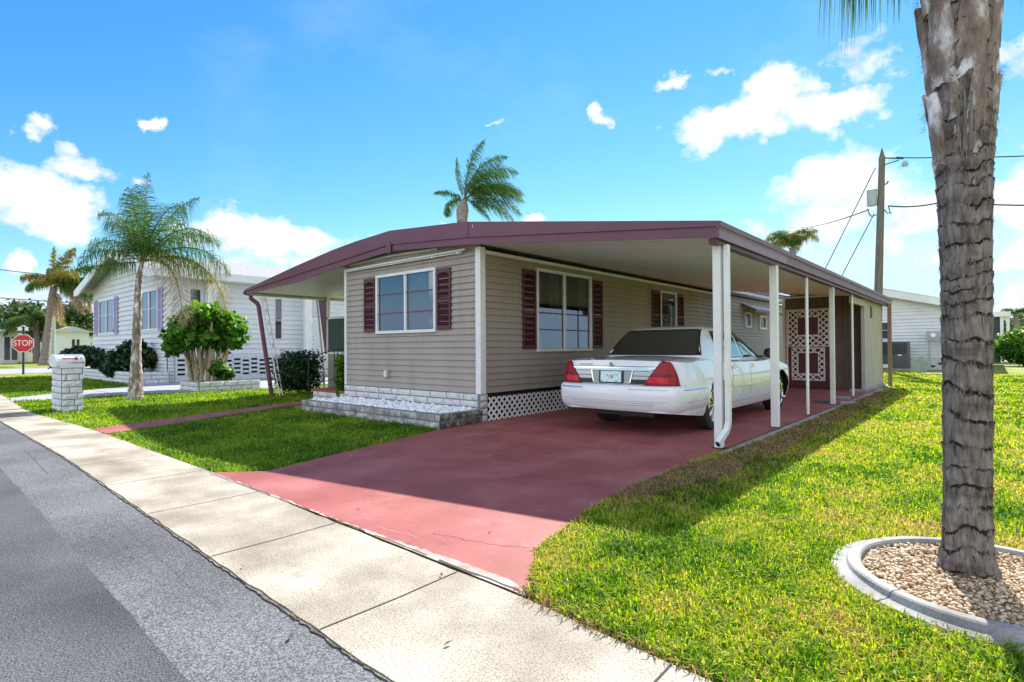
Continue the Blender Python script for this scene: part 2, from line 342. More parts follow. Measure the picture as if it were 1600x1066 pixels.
# ------------------------------------------------------------------ grass blades
def inside(px, py, poly):
    c = np.zeros(len(px), dtype=bool); n = len(poly)
    for i in range(n):
        x0, y0 = poly[i]; x1, y1 = poly[(i+1)%n]
        if y0 == y1: continue
        k = ((y0 > py) != (y1 > py)) & (px < (x1-x0)*(py-y0)/(y1-y0)+x0)
        c ^= k
    return c
def grass(name, polys, holes, dens, m, h=.05, w=.0045, dmax=28, label=None, extra_seed=0, rbias=0., cap=13000):
    P = []
    fwd = np.array([-math.sin(R(40.76)), math.cos(R(40.76))])
    for poly in polys:
        xs = [p[0] for p in poly]; ys = [p[1] for p in poly]
        x0, x1, y0, y1 = max(min(xs), -32), min(max(xs), 22), min(ys), min(max(ys), 34)
        cell = .5
        nx = max(1, int((x1-x0)/cell)+1); ny = max(1, int((y1-y0)/cell)+1)
        for i in range(nx):
            for j in range(ny):
                cx, cy = x0+(i+.5)*cell, y0+(j+.5)*cell
                d = math.hypot(cx, cy)
                if d > dmax: continue
                f = cx*fwd[0]+cy*fwd[1]; s = cx*fwd[1]-cy*fwd[0]
                if f < .3 or abs(s) > f*1.05+1.3: continue
                k = int(min(cap, dens/(d*d))*cell*cell)
                if k < 1: k = 1 if random.random() < .5 else 0
                a = rng.random((k, 2))*cell+[cx-cell/2, cy-cell/2]
                P.append(a[inside(a[:, 0], a[:, 1], poly)])
    P = np.concatenate(P)
    for hpoly in holes: P = P[~inside(P[:, 0], P[:, 1], hpoly)]
    n = len(P); d = np.hypot(P[:, 0], P[:, 1])
    ws = w*np.maximum(1, d/4.)*rng.uniform(.7, 1.4, n); hs = h*rng.uniform(.45, 1.25, n)*np.minimum(1.4, np.maximum(1, d/10.))
    # patchiness
    pn = np.array([noise.noise(Vector((x*1.1, y*1.1, 0))) + .7*noise.noise(Vector((x*3.1, y*3.1, 3))) + .5*noise.noise(Vector((x*9, y*9, 5))) for x, y in P])
    hs *= 1+.3*pn
    edge = rng.random(n); az = rng.uniform(0, 2*math.pi, n); lean = rng.uniform(.1, 1.15, n)
    dx, dy = np.cos(az), np.sin(az); qx, qy = -dy, dx
    z0 = np.zeros(n)
    v = np.zeros((n, 5, 3))
    def put(i, along, wid, z):
        v[:, i, 0] = P[:, 0]+dx*along+qx*wid; v[:, i, 1] = P[:, 1]+dy*along+qy*wid; v[:, i, 2] = z
    put(0, 0, -ws/2, z0); put(1, 0, ws/2, z0)
    put(2, hs*lean*.35, ws*.45, hs*.6); put(3, hs*lean*.35, -ws*.45, hs*.6)
    put(4, hs*lean*1.0, 0, hs*(1-.35*lean*.8))
    base = np.arange(n)*5
    q = np.stack([base, base+1, base+2, base+3], 1); t = np.stack([base+3, base+2, base+4], 1)
    r = np.clip(.47+rbias-.55*pn+rng.normal(0, .24, n), 0, 1)
    o = fast_mesh(name, v.reshape(-1, 3), q, t, np.concatenate([r, r]), [m])
    return tag(o, label, 'grass', kind='stuff'), n
RING_C = (-.03, 3.42); RING_R = .62
ringpoly = [(RING_C[0]+RING_R*math.cos(t*math.pi/16), RING_C[1]+RING_R*math.sin(t*math.pi/16)) for t in range(32)]
lawnA = [(-1.63,1.99),(-1.80,2.22),(-1.95,2.44),(-2.06,2.86),(-2.17,3.39),(-2.27,5),(-2.26,6.0),(-2.12,6.0),(-2.04,17),(-2.05,19.4),(-9,19.6),(-9,34),(22,34),(22,.9),(12,1.22),(3,1.68),(-.76,1.90)]
lawnB = [(-9.08,2.15),(-5.5,2.1),(-5.14,2.43),(-5.48,3.7),(-5.80,5.0),(-5.90,5.23),(-9.75,5.23),(-10.55,5.5)]
lawnC = [(-9.82,2.14),(-11.37,6.1),(-11.7,8.4),(-9.9,8.6),(-9.9,22),(-15.6,22),(-15.7,6.6),(-16.3,4.6),(-16.4,2.12),(-13.5,1.99)]
lawnD = [(-17.8,2.27),(-20.5,5.37),(-21.7,5.9),(-33,5.9),(-35.6,6.5),(-35.6,2.6)]
if True:
    _, n1 = grass('grass', [lawnA], [ringpoly], 140000, 'grass', h=.044, w=.0066, label='sunlit yellow green coarse lawn to the right of the carport')
    _, n2 = grass('grass', [lawnB], [], 130000, 'grassgreen', h=.042, w=.006, label='thick green lawn between red path and red driveway')
    _, n3 = grass('grass', [lawnC], [], 130000, 'grassgreen', h=.042, w=.006, rbias=.15, label='lawn strip with mailbox pier and slender palm')
    _, n4 = grass('grass', [lawnD], [], 130000, 'grassgreen', h=.042, w=.006, dmax=34, label='lawn beside the stop sign by the white neighbour house')
    # brown dry fringe beside the driveway edge and weeds in the sidewalk seam
    fr = [(-2.2,3.6),(-2.22,5),(-2.1,6.0),(-2.04,16),(-1.75,16),(-1.7,8),(-1.75,5),(-1.9,3.9)]
    _, n5 = grass('dry_grass', [fr], [], 150000, 'grassdry', h=.058, w=.009, label='dry brown grass fringe along the carport posts')
    fr2 = [(-2.15,3.2),(-2.2,5),(-2.1,6.0),(-2.04,16),(-1.55,16),(-1.45,8),(-1.5,5),(-1.65,3.6)]
    grass('dry_grass', [fr2], [], 22000, 'grassdry', h=.055, w=.009, label='sparser dry blades blending the brown fringe into the lawn')
    ge = [(-6.5,1.368),(-4.4,1.272),(-3.2,1.222),(-2.0,1.178),(-1.3,1.155),(-1.3,1.18),(-2.0,1.205),(-3.2,1.25),(-4.4,1.30),(-6.5,1.40)]
    grass('weeds', [ge], [], 2600, 'grassdry', h=.03, w=.006, label='sparse weeds and grit along the road edge of the sidewalk')
    wd = [(-1.70,1.95),(-1.5,1.90),(-1.15,1.885),(-.7,1.86),(-.1,1.82),(-.1,1.86),(-.7,1.91),(-1.45,2.0),(-1.72,2.16)]
    _, n6 = grass('weeds', [wd], [], 30000, 'grassdry', h=.045, w=.005, cap=5200, label='brown weeds along the sidewalk seam at the lawn corner')
    print('blades', n1, n2, n3, n4, n5, n6)

# ------------------------------------------------------------------ building helpers
EXPO = .102
def siding(mb, u0, u1, z0, z1, holes=(), expo=EXPO, m=0, top=None):
    """lap siding; local frame x=u, y=outward n, z=z. holes (u0,u1,z0,z1). top(u)->z optional (constant per piece)"""
    rows = int(math.ceil((z1-z0)/expo))
    for r in range(rows):
        a, b = z0+r*expo, min(z0+(r+1)*expo, z1)
        cuts = sorted({u0, u1, *[max(u0, min(u1, h[0])) for h in holes], *[max(u0, min(u1, h[1])) for h in holes]})
        for c, d in zip(cuts[:-1], cuts[1:]):
            if d-c < 1e-4: continue
            segs = [(a, b)]
            for h in holes:
                if h[0] <= c+1e-4 and h[1] >= d-1e-4:
                    ns = []
                    for (s0, s1) in segs:
                        if h[3] <= s0 or h[2] >= s1: ns.append((s0, s1)); continue
                        if h[2] > s0: ns.append((s0, h[2]))
                        if h[3] < s1: ns.append((h[3], s1))
                    segs = ns
            for s0, s1 in segs:
                dp = .023 if expo < .12 else .045; y0 = dp*(1-(s0-a)/expo); y1 = dp*(1-(s1-a)/expo)
                mb.face([(c, y0, s0), (d, y0, s0), (d, y1, s1), (c, y1, s1)], m)
                mb.face([(c, -.004, s0), (d, -.004, s0), (d, y0, s0), (c, y0, s0)], m)
def window(root, fr, u0, u1, z0, z1, mull=(), bars=(), fw=.05, curtains=(), trim='white', barmat='maroon', depth=.5, pane='glass', label=None):
    b = MB(fr)
    b.box(u0, u1, -.02, .05, z1-fw, z1); b.box(u0, u1, -.02, .055, z0, z0+fw)
    b.box(u0, u0+fw, -.02, .048, z0+fw, z1-fw); b.box(u1-fw, u1, -.02, .048, z0+fw, z1-fw)
    for q in mull: b.box(q-fw*.45, q+fw*.45, -.02, .044, z0+fw, z1-fw)
    w = b.build('window', trim, root, bevel=.004)
    if label: w['label'] = label
    g = MB(fr); g.face([(u0+fw, .008, z0+fw), (u1-fw, .008, z0+fw), (u1-fw, .008, z1-fw), (u0+fw, .008, z1-fw)])
    gp_ = g.build('pane', pane, w, fixn=False)
    if bars:
        c = MB(fr)
        for z in bars: c.box(u0+fw+.001, u1-fw-.001, .010, .022, z-.011, z+.011)
        c.build('muntin', barmat, w)
    d = MB(fr)
    d.face([(u0, -depth, z0), (u1, -depth, z0), (u1, -depth, z1), (u0, -depth, z1)])
    d.face([(u0, -depth, z0), (u0, -.021, z0), (u0, -.021, z1), (u0, -depth, z1)]); d.face([(u1, -depth, z0), (u1, -.021, z0), (u1, -.021, z1), (u1, -depth, z1)])
    d.face([(u0, -depth, z0), (u1, -depth, z0), (u1, -.021, z0), (u0, -.021, z0)]); d.face([(u0, -depth, z1), (u1, -depth, z1), (u1, -.021, z1), (u0, -.021, z1)])
    d.build('room_recess', 'room', w)
    if curtains:
        c = MB(fr)
        for (a, e, za, zb) in curtains:
            n = max(4, int((e-a)/.02)); rows = []
            for z in (za, zb): rows.append([(a+(e-a)*k/n, -.07+.012*math.sin(k*1.7)+.005*math.sin(k*.9), z) for k in range(n+1)])
            c.grid(rows)
        c.build('curtain', 'curtain', w)
    return w
def shutter(root, fr, u0, u1, z0, z1, m='maroon_dark'):
    b = MB(fr); s = .035; zm = z0+(z1-z0)*.47
    b.box(u0, u0+s, .0, .042, z0, z1); b.box(u1-s, u1, .0, .042, z0, z1)
    for a, c in ((z0, z0+.06), (zm-.025, zm+.025), (z1-.07, z1)): b.box(u0+s, u1-s, .0, .040, a, c)
    # arched top rail
    n = 8
    for k in range(n):
        ua = u0+s+(u1-u0-2*s)*k/n; ub = u0+s+(u1-u0-2*s)*(k+1)/n; t = (k+.5)/n*2-1
        b.box(ua, ub, .0, .038, z1-.07-.045*(1-math.sqrt(max(0, 1-t*t))) , z1-.0701)
    z = z0+.06
    while z < z1-.08:
        if not (zm-.04 < z < zm+.03):
            b.face([(u0+s, .014, z+.022), (u1-s, .014, z+.022), (u1-s, .033, z), (u0+s, .033, z)])
            b.face([(u0+s, .033, z), (u1-s, .033, z), (u1-s, .014, z-.003), (u0+s, .014, z-.003)])
        z += .026
    b.face([(u0+s, .008, z0), (u1-s, .008, z0), (u1-s, .008, z1), (u0+s, .008, z1)])
    return b.build('shutter', m, root)
def brick_courses(mb, u0, u1, z0, nc, bh, bl, depth, gap=.012, jit=.006, m=0, end_round=True):
    for c in range(nc):
        x = u0 - (bl/2 if c % 2 else 0)
        while x < u1:
            l = bl*random.choice([.8, 1, 1, 1.3])
            a, e = max(u0, x), min(u1, x+l-gap)
            if e-a > .03:
                n = max(2, int((e-a)/.05)); zz0, zz1 = z0+c*bh+gap/2, z0+(c+1)*bh-gap/2
                rows = []
                for (z, yoff) in ((zz0, 0), (zz0+.008, .016), ((zz0+zz1)/2, .024), (zz1-.008, .016), (zz1, 0)):
                    row = []
                    for k in range(n+1):
                        u = a+(e-a)*k/n; ed = 0 if k in (0, n) else 1
                        y = (yoff if ed else min(yoff, .008))+random.uniform(-jit, jit)*ed
                        row.append((u, y+depth, z+random.uniform(-.003, .003)*(yoff > 0)))
                    rows.append(row)
                mb.grid(rows, m)
            x += l
def lattice(mb, u0, u1, z0, z1, step=.11, w=.03, off=.0, holes=()):
    """crossed diagonal strips clipped to the rectangle, plus a frame"""
    def clip(p, q):
        (x0, y0), (x1, y1) = p, q; t0, t1 = 0., 1.; dx, dy = x1-x0, y1-y0
        for pp, qq in ((-dx, x0-u0), (dx, u1-x0), (-dy, y0-z0), (dy, z1-y0)):
            if abs(pp) < 1e-9:
                if qq < 0: return None
            else:
                t = qq/pp
                if pp < 0: t0 = max(t0, t)
                else: t1 = min(t1, t)
        if t0 >= t1: return None
        return (x0+dx*t0, y0+dy*t0), (x0+dx*t1, y0+dy*t1)
    H = z1-z0; W = u1-u0; k = -H
    while k < W+H:
        for sgn in (1, -1):
            p, q = ((u0+k, z0), (u0+k+H, z1)) if sgn > 0 else ((u0+k+H, z0), (u0+k, z1))
            c = clip(p, q)
            if c and math.dist(*c) > .02:
                (a, b_), (e, f) = c; y = off+(.004 if sgn > 0 else .009)
                d = Vector((e-a, 0, f-b_)).normalized(); nrm = Vector((-d.z, 0, d.x))*w/2
                A = Vector((a, y, b_)); B = Vector((e, y, f))
                i = [A-nrm, B-nrm, B+nrm, A+nrm]; j = [p_+Vector((0, .0045, 0)) for p_ in i]
                mb.face(i); mb.face(j)
                for kk in range(4): mb.face([i[kk], i[(kk+1) % 4], j[(kk+1) % 4], j[kk]])
        k += step

def at(px, depth):
    r = ray(px, 545)*depth; return (r.x, r.y)
def interp(tab, x):
    for a, b in zip(tab[:-1], tab[1:]):
        if a[0] <= x <= b[0]: return a[1]+(b[1]-a[1])*(x-a[0])/(b[0]-a[0])
    return tab[0][1] if x < tab[0][0] else tab[-1][1]
# ------------------------------------------------------------------ the home
FY = 6.18; SX = -5.96
home = thing('mobile_home', 'single storey taupe sided mobile home with maroon trimmed roof spanning carport and side awning', 'mobile home', (-7.8, 12, 0))
ff = frame((0, FY, 0), (1,0,0), (0,-1,0)); fs = frame((SX, 0, 0), (0,1,0), (1,0,0))
b = MB(ff); siding(b, -9.62, -5.98, .44, 2.70, [(-8.60,-6.97,1.42,2.48)])
b.box(-9.6, -5.99, -.05, -.03, 2.66, 3.0)
b.box(-9.62, -5.98, -.002, .012, 2.70, 2.84)
b.build('front_wall', 'siding', home)
b = MB(fs); siding(b, 6.2, 24.0, .44, 2.66, [(7.56,9.25,1.09,2.50),(12.29,13.13,1.36,2.46),(18.27,18.78,1.75,2.21),(19.68,20.40,1.72,2.17)])
b.build('side_wall', 'siding', home)
b = MB(); b.box(-9.66, -9.6, 6.2, 24, 0, 2.7); b.box(-9.6, SX, 23.95, 24, 0, 2.7); b.build('rear_wall', 'siding', home)
b = MB(); b.box(-6.035, -5.925, 6.135, 6.26, .43, 2.70); b.build('corner_trim', 'white', home, bevel=.008)
b = MB(); b.box(-9.665, -9.60, 6.15, 6.25, .435, 2.74); b.build('corner_trim', 'white', home, bevel=.008)
b = MB(fs); b.box(6.27, 16, .0, .04, 2.605, 2.655); b.build('trim_strip', 'white', home)
b = MB(ff); b.bar((-9.4,.05,2.755), (-8.1,.05,2.80), .02, .035); b.bar((-8.1,.05,2.80), (-6.9,.05,2.775), .02, .035); b.build('trim_strip', 'ceiling', home)
b = MB(ff); b.tube([(-9.52,.09,2.665),(-7.6,.085,2.675),(-6.22,.08,2.685)], .018, 8); b.tube([(-9.5,.075,2.64),(-6.3,.065,2.65)], .010, 6)
for u in (-9.2,-8.1,-7.0,-6.4): b.box(u-.012, u+.012, .015, .08, 2.63, 2.69)
b.build('awning_rail', 'white', home)
b = MB(ff); b.box(-8.33,-8.23,.016,.035,.60,.77); b.build('outlet_box', 'siding', home, bevel=.004)
b = MB(ff); b.box(-8.315,-8.265,.035,.09,.63,.745); b.build('outlet_cover', 'white', home, bevel=.012)
# brick base
b = MB(ff); b.box(-9.68,-5.95,-.05,.01,0,.432, 1); brick_courses(b, -9.68, -5.94, .0, 4, .108, .40, .012, m=0)
b.build('brick_base', ['brickpaint','mortar'], home)
b = MB(fs); b.box(6.14,6.30,-.04,.01,0,.425, 1); brick_courses(b, 6.14, 6.30, 0, 4, .107, .4, .012, m=0); b.build('brick_base', ['brickpaint','mortar'], home)
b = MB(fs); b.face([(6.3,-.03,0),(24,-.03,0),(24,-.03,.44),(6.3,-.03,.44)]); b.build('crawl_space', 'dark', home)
for a, c in ((6.26, 8.42), (8.47, 10.6), (10.65, 12.8), (12.85, 15.2)):
    b = MB(fs); lattice(b, a, c, .015, .375, .125, .034, off=.06); b.build('lattice_skirt', 'white', home, fixn=False)
# windows + shutters
w = window(home, ff, -8.61, -6.96, 1.41, 2.485, mull=(-7.76,), bars=(1.775, 2.12), fw=.05, curtains=((-7.74,-7.02,1.5,2.44),))
shutter(home, ff, -8.99, -8.64, 1.45, 2.45); shutter(home, ff, -6.935, -6.60, 1.45, 2.45)
w = window(home, fs, 7.535, 9.27, 1.07, 2.518, mull=(8.37,), bars=(1.457, 1.75, 2.12), fw=.05, curtains=((7.6,7.82,1.12,2.46),(8.02,8.33,1.7,2.46),(8.42,8.6,1.12,2.46),(8.95,9.22,1.12,2.46)))
shutter(home, fs, 7.165, 7.515, 1.12, 2.46); shutter(home, fs, 9.30, 9.675, 1.12, 2.46)
w = window(home, fs, 12.27, 13.15, 1.34, 2.474, bars=(1.9,), fw=.045, curtains=((12.32,13.1,1.4,2.44),))
shutter(home, fs, 11.845, 12.25, 1.36, 2.45); shutter(home, fs, 13.17, 13.57, 1.36, 2.45)
window(home, fs, 18.25, 18.80, 1.73, 2.225, fw=.06, trim='white'); window(home, fs, 19.66, 20.42, 1.70, 2.18, fw=.07, trim='white')
b = MB(fs); b.box(15.93, 16.02, .0, .06, .4, 2.62); b.build('downspout', 'maroon_dark', home)
# small scalloped awning over the rear windows
aw = MB(fs)
aw.grid([[(17.9,.02,2.46),(20.9,.02,2.46)],[(17.9,.45,2.27),(20.9,.45,2.27)]])
aw.grid([[(17.9,.02,2.49),(20.9,.02,2.49)],[(17.9,.46,2.29),(20.9,.46,2.29)]])
a_ = aw.build('window_awning', 'roofwhite', home, fixn=False)
sc = MB(fs)
for k in range(30):
    u = 17.9+k*.1; sc.prism([(u,2.29),(u+.1,2.29),(u+.1,2.22),(u+.075,2.185),(u+.05,2.17),(u+.025,2.185),(u,2.22)], lambda p: (p[0],.455,p[1]), lambda p: (p[0],.465,p[1]))
sc.build('scalloped_valance', 'maroon', a_)
# roof ------------------------------------------------------------
TOP = [(-13.6,2.565),(-11.07,2.905),(-9.74,3.064),(-8.95,3.132),(-7.9,3.187),(-6.05,3.062),(-2.17,2.483)]
MID = [(-13.6,2.525),(-11.07,2.712),(-9.74,2.812),(-7.9,2.946),(-6.03,2.818),(-2.17,2.425)]
BOT = [(-13.6,2.455),(-11.07,2.555),(-9.3,2.736),(-7.9,2.838),(-6.03,2.715),(-2.17,2.31)]
xs = sorted({x for t in (TOP, MID, BOT) for x, _ in t})
def profile(x0, x1, lo, hi, dl=0, dh=0):
    xx = [x0]+[x for x in xs if x0 < x < x1]+[x1]
    return [(x, interp(lo, x)+dl) for x in xx]+[(x, interp(hi, x)+dh) for x in reversed(xx)]
def slab(x0, x1, lo, hi, y0, y1, dl=0, dh=0, mb=None):
    mb = mb or MB()
    xx = [x0]+[x for x in xs if x0 < x < x1]+[x1]
    for a, c in zip(xx[:-1], xx[1:]):
        q = [(a, interp(lo, a)+dl), (c, interp(lo, c)+dl), (c, interp(hi, c)+dh), (a, interp(hi, a)+dh)]
        i = [mb.V((x, y0, z)) for x, z in q]; j = [mb.V((x, y1, z)) for x, z in q]
        mb.f += [i, j[::-1], [i[0], j[0], j[1], i[1]], [i[2], j[2], j[3], i[3]]]; mb.mi += [0]*4
        if a == x0: mb.f.append([i[0], i[3], j[3], j[0]]); mb.mi.append(0)
        if c == x1: mb.f.append([i[1], j[1], j[2], i[2]]); mb.mi.append(0)
    return mb
m_ = MB(); slab(-13.6, -2.17, MID, TOP, 5.925, 5.955, 0, 0, m_); fa = m_.build('roof_fascia', 'maroon', home)
m_ = MB(); slab(-13.57, -2.20, BOT, MID, 5.948, 5.97, 0, -.004, m_); m_.build('lower_band', 'maroon', fa)
m_ = MB(); m_.box(-7.98,-7.86,5.915,5.9245,2.80,3.0); m_.build('seam_cover', 'maroon', fa)
m_ = MB(); m_.box(-5.99,-5.965,5.917,5.9245,2.83,3.05, 0); m_.build('seam_cover', 'maroon', fa)
m_ = MB(); m_.prism([(-5.88,2.995),(-5.868,2.985),(-5.862,2.93),(-5.872,2.955)], lambda p: (p[0],5.9225,p[1]), lambda p: (p[0],5.9245,p[1])); m_.build('peeled_paint', 'white', fa)
# side fascia of carport
b = MB(); b.box(-2.20,-2.17,5.956,19.5,2.425,2.483); sf = b.build('side_fascia', 'maroon_aged', home)
b = MB(); b.box(-2.225,-2.2,5.971,8.56,2.31,2.421); b.build('faded_band', 'maroon_faded', sf, label='pale faded section of the side fascia at the front corner')
b = MB(); b.box(-2.225,-2.2,8.565,14.0,2.31,2.421); b.build('lower_band', 'maroon_aged', sf)
b = MB(); b.box(-2.225,-2.2,14.005,19.5,2.308,2.421); b.build('lower_band', 'maroon_aged', sf)
b = MB(); b.box(-2.33,-2.24,6.0,19.4,2.262,2.318); b.build('beam', 'maroon_dark', sf)
# roof slabs
b = MB(); slab(-13.55,-9.65, BOT, TOP, 5.972, 9.3, .05, -.02, b); slab(-9.65,-5.96, BOT, TOP, 5.972, 24.2, .08, -.02, b)
slab(-5.96,-4.3, BOT, TOP, 5.972, 16.05, .05, -.02, b); slab(-4.3,-2.235, BOT, TOP, 5.972, 19.45, .05, -.02, b)
b.build('roof', 'roofwhite', home)
def ceil(x0, x1, y0, y1):
    mb = MB(); y = y0; xx = [x0]+[x for x in xs if x0 < x < x1]+[x1]
    while y < y1-.01:
        e = min(y+.30, y1)
        for a, c in zip(xx[:-1], xx[1:]):
            za, zc = interp(BOT, a)+.035, interp(BOT, c)+.035
            mb.face([(a, y+.012, za), (c, y+.012, zc), (c, e-.012, zc), (a, e-.012, za)])
            mb.face([(a, e-.012, za), (c, e-.012, zc), (c, e, zc-.006), (a, e, za-.006)])
            mb.face([(a, e, za-.006), (c, e, zc-.006), (c, e+.012, zc), (a, e+.012, za)])
        y = e
    return mb
ceil(-5.96,-2.235,5.975,16.05).build('carport_ceiling', 'ceiling', home, fixn=False)
ceil(-4.3,-2.235,16.07,19.4).build('carport_ceiling', 'ceiling', home, fixn=False)
b = MB(); slab(-13.54,-9.66, BOT, BOT, 5.972, 9.2, .03, .045, b); b.build('awning_ceiling', 'ceiling', home)
b = MB(); b.box(-13.6,-13.55,5.955,9.2,2.44,2.56); b.box(-13.66,-13.6,5.93,9.25,2.46,2.535); b.build('gutter', 'maroon', home)
b = MB(); b.box(-13.5,-13.4,6.0,9.1,2.43,2.475); b.build('awning_beam', 'white_dirty', home)
b = MB(); b.box(-5.95,-5.6,16.1,24.2,2.80,2.92); b.build('rear_eave', 'maroon', home)
b = MB(); b.box(-5.95,-5.58,16.1,24.2,2.925,2.95); b.box(-5.95,-5.62,16.1,24.2,2.70,2.79); b.build('rear_soffit', 'roofwhite', home)
# posts ------------------------------------------------------------
def post(x, y, w, d, z1, round_=False, rust=False):
    mb = MB()
    if round_: mb.tube([(x,y,.016),(x,y,z1)], w/2, 10)
    else: mb.box(x-w/2, x+w/2, y-d/2, y+d/2, .016, z1)
    o = mb.build('post', 'white' if not rust else 'white_dirty', home, smooth=False, bevel=0 if round_ else .006)
    f = MB(); f.box(x-w*.7, x+w*.7, y-d*.7, y+d*.7, .016, .026); f.build('base_plate', 'iron', o); return o
p1 = post(-2.31, 6.2, .085, .085, 2.27); post(-2.29, 8.25, .10, .085, 2.27); post(-2.29, 10.05, .048, .048, 2.27, True)
post(-2.32, 12.1, .08, .08, 2.27, rust=True); post(-2.33, 14.2, .048, .048, 2.27, True)
b = MB()
for seg in ([(-2.215,6.22,2.27),(-2.215,6.22,.30)], [(-2.215,6.22,.31),(-2.222,6.19,.22)], [(-2.222,6.195,.225),(-2.27,6.05,.085)]):
    b.bar(seg[0], seg[1], .075, .055, up=(1,0,0))
ds = b.build('downspout', 'white', home, bevel=.008)
b = MB(); b.bar((-2.268,6.056,.089), (-2.2715,6.045,.081), .062, .042, up=(1,0,0)); b.build('opening', 'dark', ds)
# left awning supports
b = MB(); b.tube([(-13.45,6.02,2.44),(-13.45,6.02,2.36),(-13.40,6.07,2.30),(-13.33,6.12,2.24),(-13.30,6.14,2.16),(-13.19,6.40,0.04)], .05, 8); b.build('downspout', 'maroon', home, smooth=False)
b = MB(); A0, A1 = Vector((-13.30,6.30,2.45)), Vector((-12.98,6.58,0)); B0, B1 = Vector((-13.18,6.12,2.45)), Vector((-12.98,6.56,.0))
b.tube([A0, A1], .014, 6); b.tube([B0, B1+Vector((.05,-.08,0))], .014, 6)
for k in range(9):
    t = (k+.5)/9; c = A0.lerp(A1, t).lerp(B0.lerp(B1, t), .5); s = .085*(1-.35*t); pts = []
    for j in range(15):
        a = j/14*math.pi*3; rr = s*(1-j/17); pts.append(c+Vector((rr*math.cos(a)*.6, -rr*math.cos(a)*.5, rr*math.sin(a)*1.1)))
    b.tube(pts, .006, 5)
b.build('scroll_post', 'white', home)
# enclosed porch under the awning
por = MB(); por.box(-13.35,-9.7,8.0,8.05,0,1.02, 0); porch = por.build('porch_kick_wall', 'siding', home)
b = MB(); b.prism([(-13.80,2.6),(-13.36,2.6),(-13.40,1.0),(-13.44,1.0)], lambda p: (p[0],7.97,p[1]), lambda p: (p[0],8.03,p[1])); b.build('tapered_support', 'maroon', home)
b = MB(); b.bar((-13.84,7.95,2.6), (-13.47,7.95,.5), .04, .04); b.bar((-13.47,7.95,.5),(-13.45,7.95,0),.04,.04); b.build('trim_strip', 'white_dirty', home)
b = MB(); b.box(-13.36,-9.7,7.97,8.04,2.50,2.56); b.box(-13.36,-9.7,7.97,8.04,1.0,1.06); b.box(-13.36,-9.7,7.97,8.04,1.92,1.98); b.box(-13.36,-13.31,7.97,8.04,1.06,2.5); b.box(-11.6,-11.54,7.97,8.04,1.06,2.5); b.build('porch_window_frame', 'white', home)
b = MB(); b.box(-13.31,-9.7,8.0,8.01,1.06,1.92); b.build('porch_screen', 'deepgreen', home)
b = MB(); b.prism([(-13.40,2.57),(-9.7,2.57),(-9.7,2.95)], lambda p: (p[0],7.98,p[1]), lambda p: (p[0],8.03,p[1])); b.build('gable_infill', 'maroon', home)

# ------------------------------------------------------------------ brick planter in front
pl = thing('brick_planter', 'low two course planter of mossy grey blocks filled with white stones below the front window', 'planter', (-7.8, 5.7, 0))
fpl = frame((0,5.27,0),(1,0,0),(0,-1,0)); b = MB(fpl); b.box(-9.68,-5.90,-.10,0,0,.205, 1); brick_courses(b, -9.68, -5.88, 0, 2, .103, .38, .0, m=0); 
b.build('front_wall', ['brickold','mortar'], pl)
fpr = frame((-5.89,0,0),(0,1,0),(1,0,0)); b = MB(fpr); b.box(5.26,6.13,-.10,0,0,.204,1); brick_courses(b, 5.26, 6.13, 0, 2, .103, .38, 0., m=0); b.build('side_wall', ['brickmoss','mortar'], pl)
b = MB(); b.box(-9.68,-9.58,5.38,6.12,0,.206); b.build('side_wall', 'brickpaint', pl)
b = MB(); b.box(-9.57,-6.0,5.38,6.12,0.0,.15); b.build('bed', 'galv', pl)
def ico(sub=1):
    bm = bmesh.new(); bmesh.ops.create_icosphere(bm, subdivisions=sub, radius=1); v = np.array([x.co[:] for x in bm.verts]); f = np.array([[q.index for q in p.verts] for p in bm.faces]); bm.free(); return v, f
IV, IF = ico(1)
def stones(name, pts, sizes, mats, label, parent=None, flat=.6):
    n = len(pts); V = []; F = []; r = []
    for i in range(n):
        q = Matrix.Rotation(random.uniform(0, 6.28), 3, 'Z') @ Matrix.Rotation(random.uniform(-.5, .5), 3, 'X')
        s = sizes[i]*np.array([random.uniform(.8, 1.5), random.uniform(.7, 1.1), flat*random.uniform(.7, 1.1)])
        v = (IV*s*(1+rng.normal(0, .12, (len(IV), 1)))) @ np.array(q).T + np.array(pts[i])
        V.append(v); F.append(IF+i*len(IV)); r.append(np.full(len(IF), random.random()))
    o = fast_mesh(name, np.concatenate(V), None, np.concatenate(F), np.concatenate(r), mats, smooth=True)
    return tag(o, label, 'stones', kind='stuff')
pts = [(random.uniform(-9.55,-6.02), random.uniform(5.38,6.12), .155+random.uniform(0,.055)) for _ in range(1500)]
stones('white_stones', pts, [random.uniform(.022,.045) for _ in pts], ['whitestone'], 'white marble chips filling the block planter', flat=.8)

# ------------------------------------------------------------------ entry steps, railing
st = thing('entry_steps', 'painted block steps with red treads under the side awning', 'steps', (-10.4, 7.0, 0))
fst = frame((0,6.28,0),(1,0,0),(0,-1,0)); b = MB(fst); b.box(-11.05,-9.72,-.9,0,0,.25,1); brick_courses(b,-11.05,-9.72,0.02,2,.115,.36,0.); b.build('lower_step',['brickpaint','mortar'],st)
b = MB(); b.box(-11.1,-9.70,6.24,7.2,.252,.285); b.build('tread','redpaint',st)
f2 = frame((0,7.05,0),(1,0,0),(0,-1,0)); b = MB(f2); b.box(-10.95,-9.72,-.85,0,0,.50,1); brick_courses(b,-10.95,-9.72,.285,2,.108,.36,0.); b.build('upper_step',['brickpaint','mortar'],st)
b = MB(); b.box(-11.0,-9.70,7.02,7.9,.502,.53); b.build('tread','redpaint',st)
ra = thing('iron_railing', 'black wrought iron handrail beside the entry steps', 'railing', (-11.1, 6.3, 0))
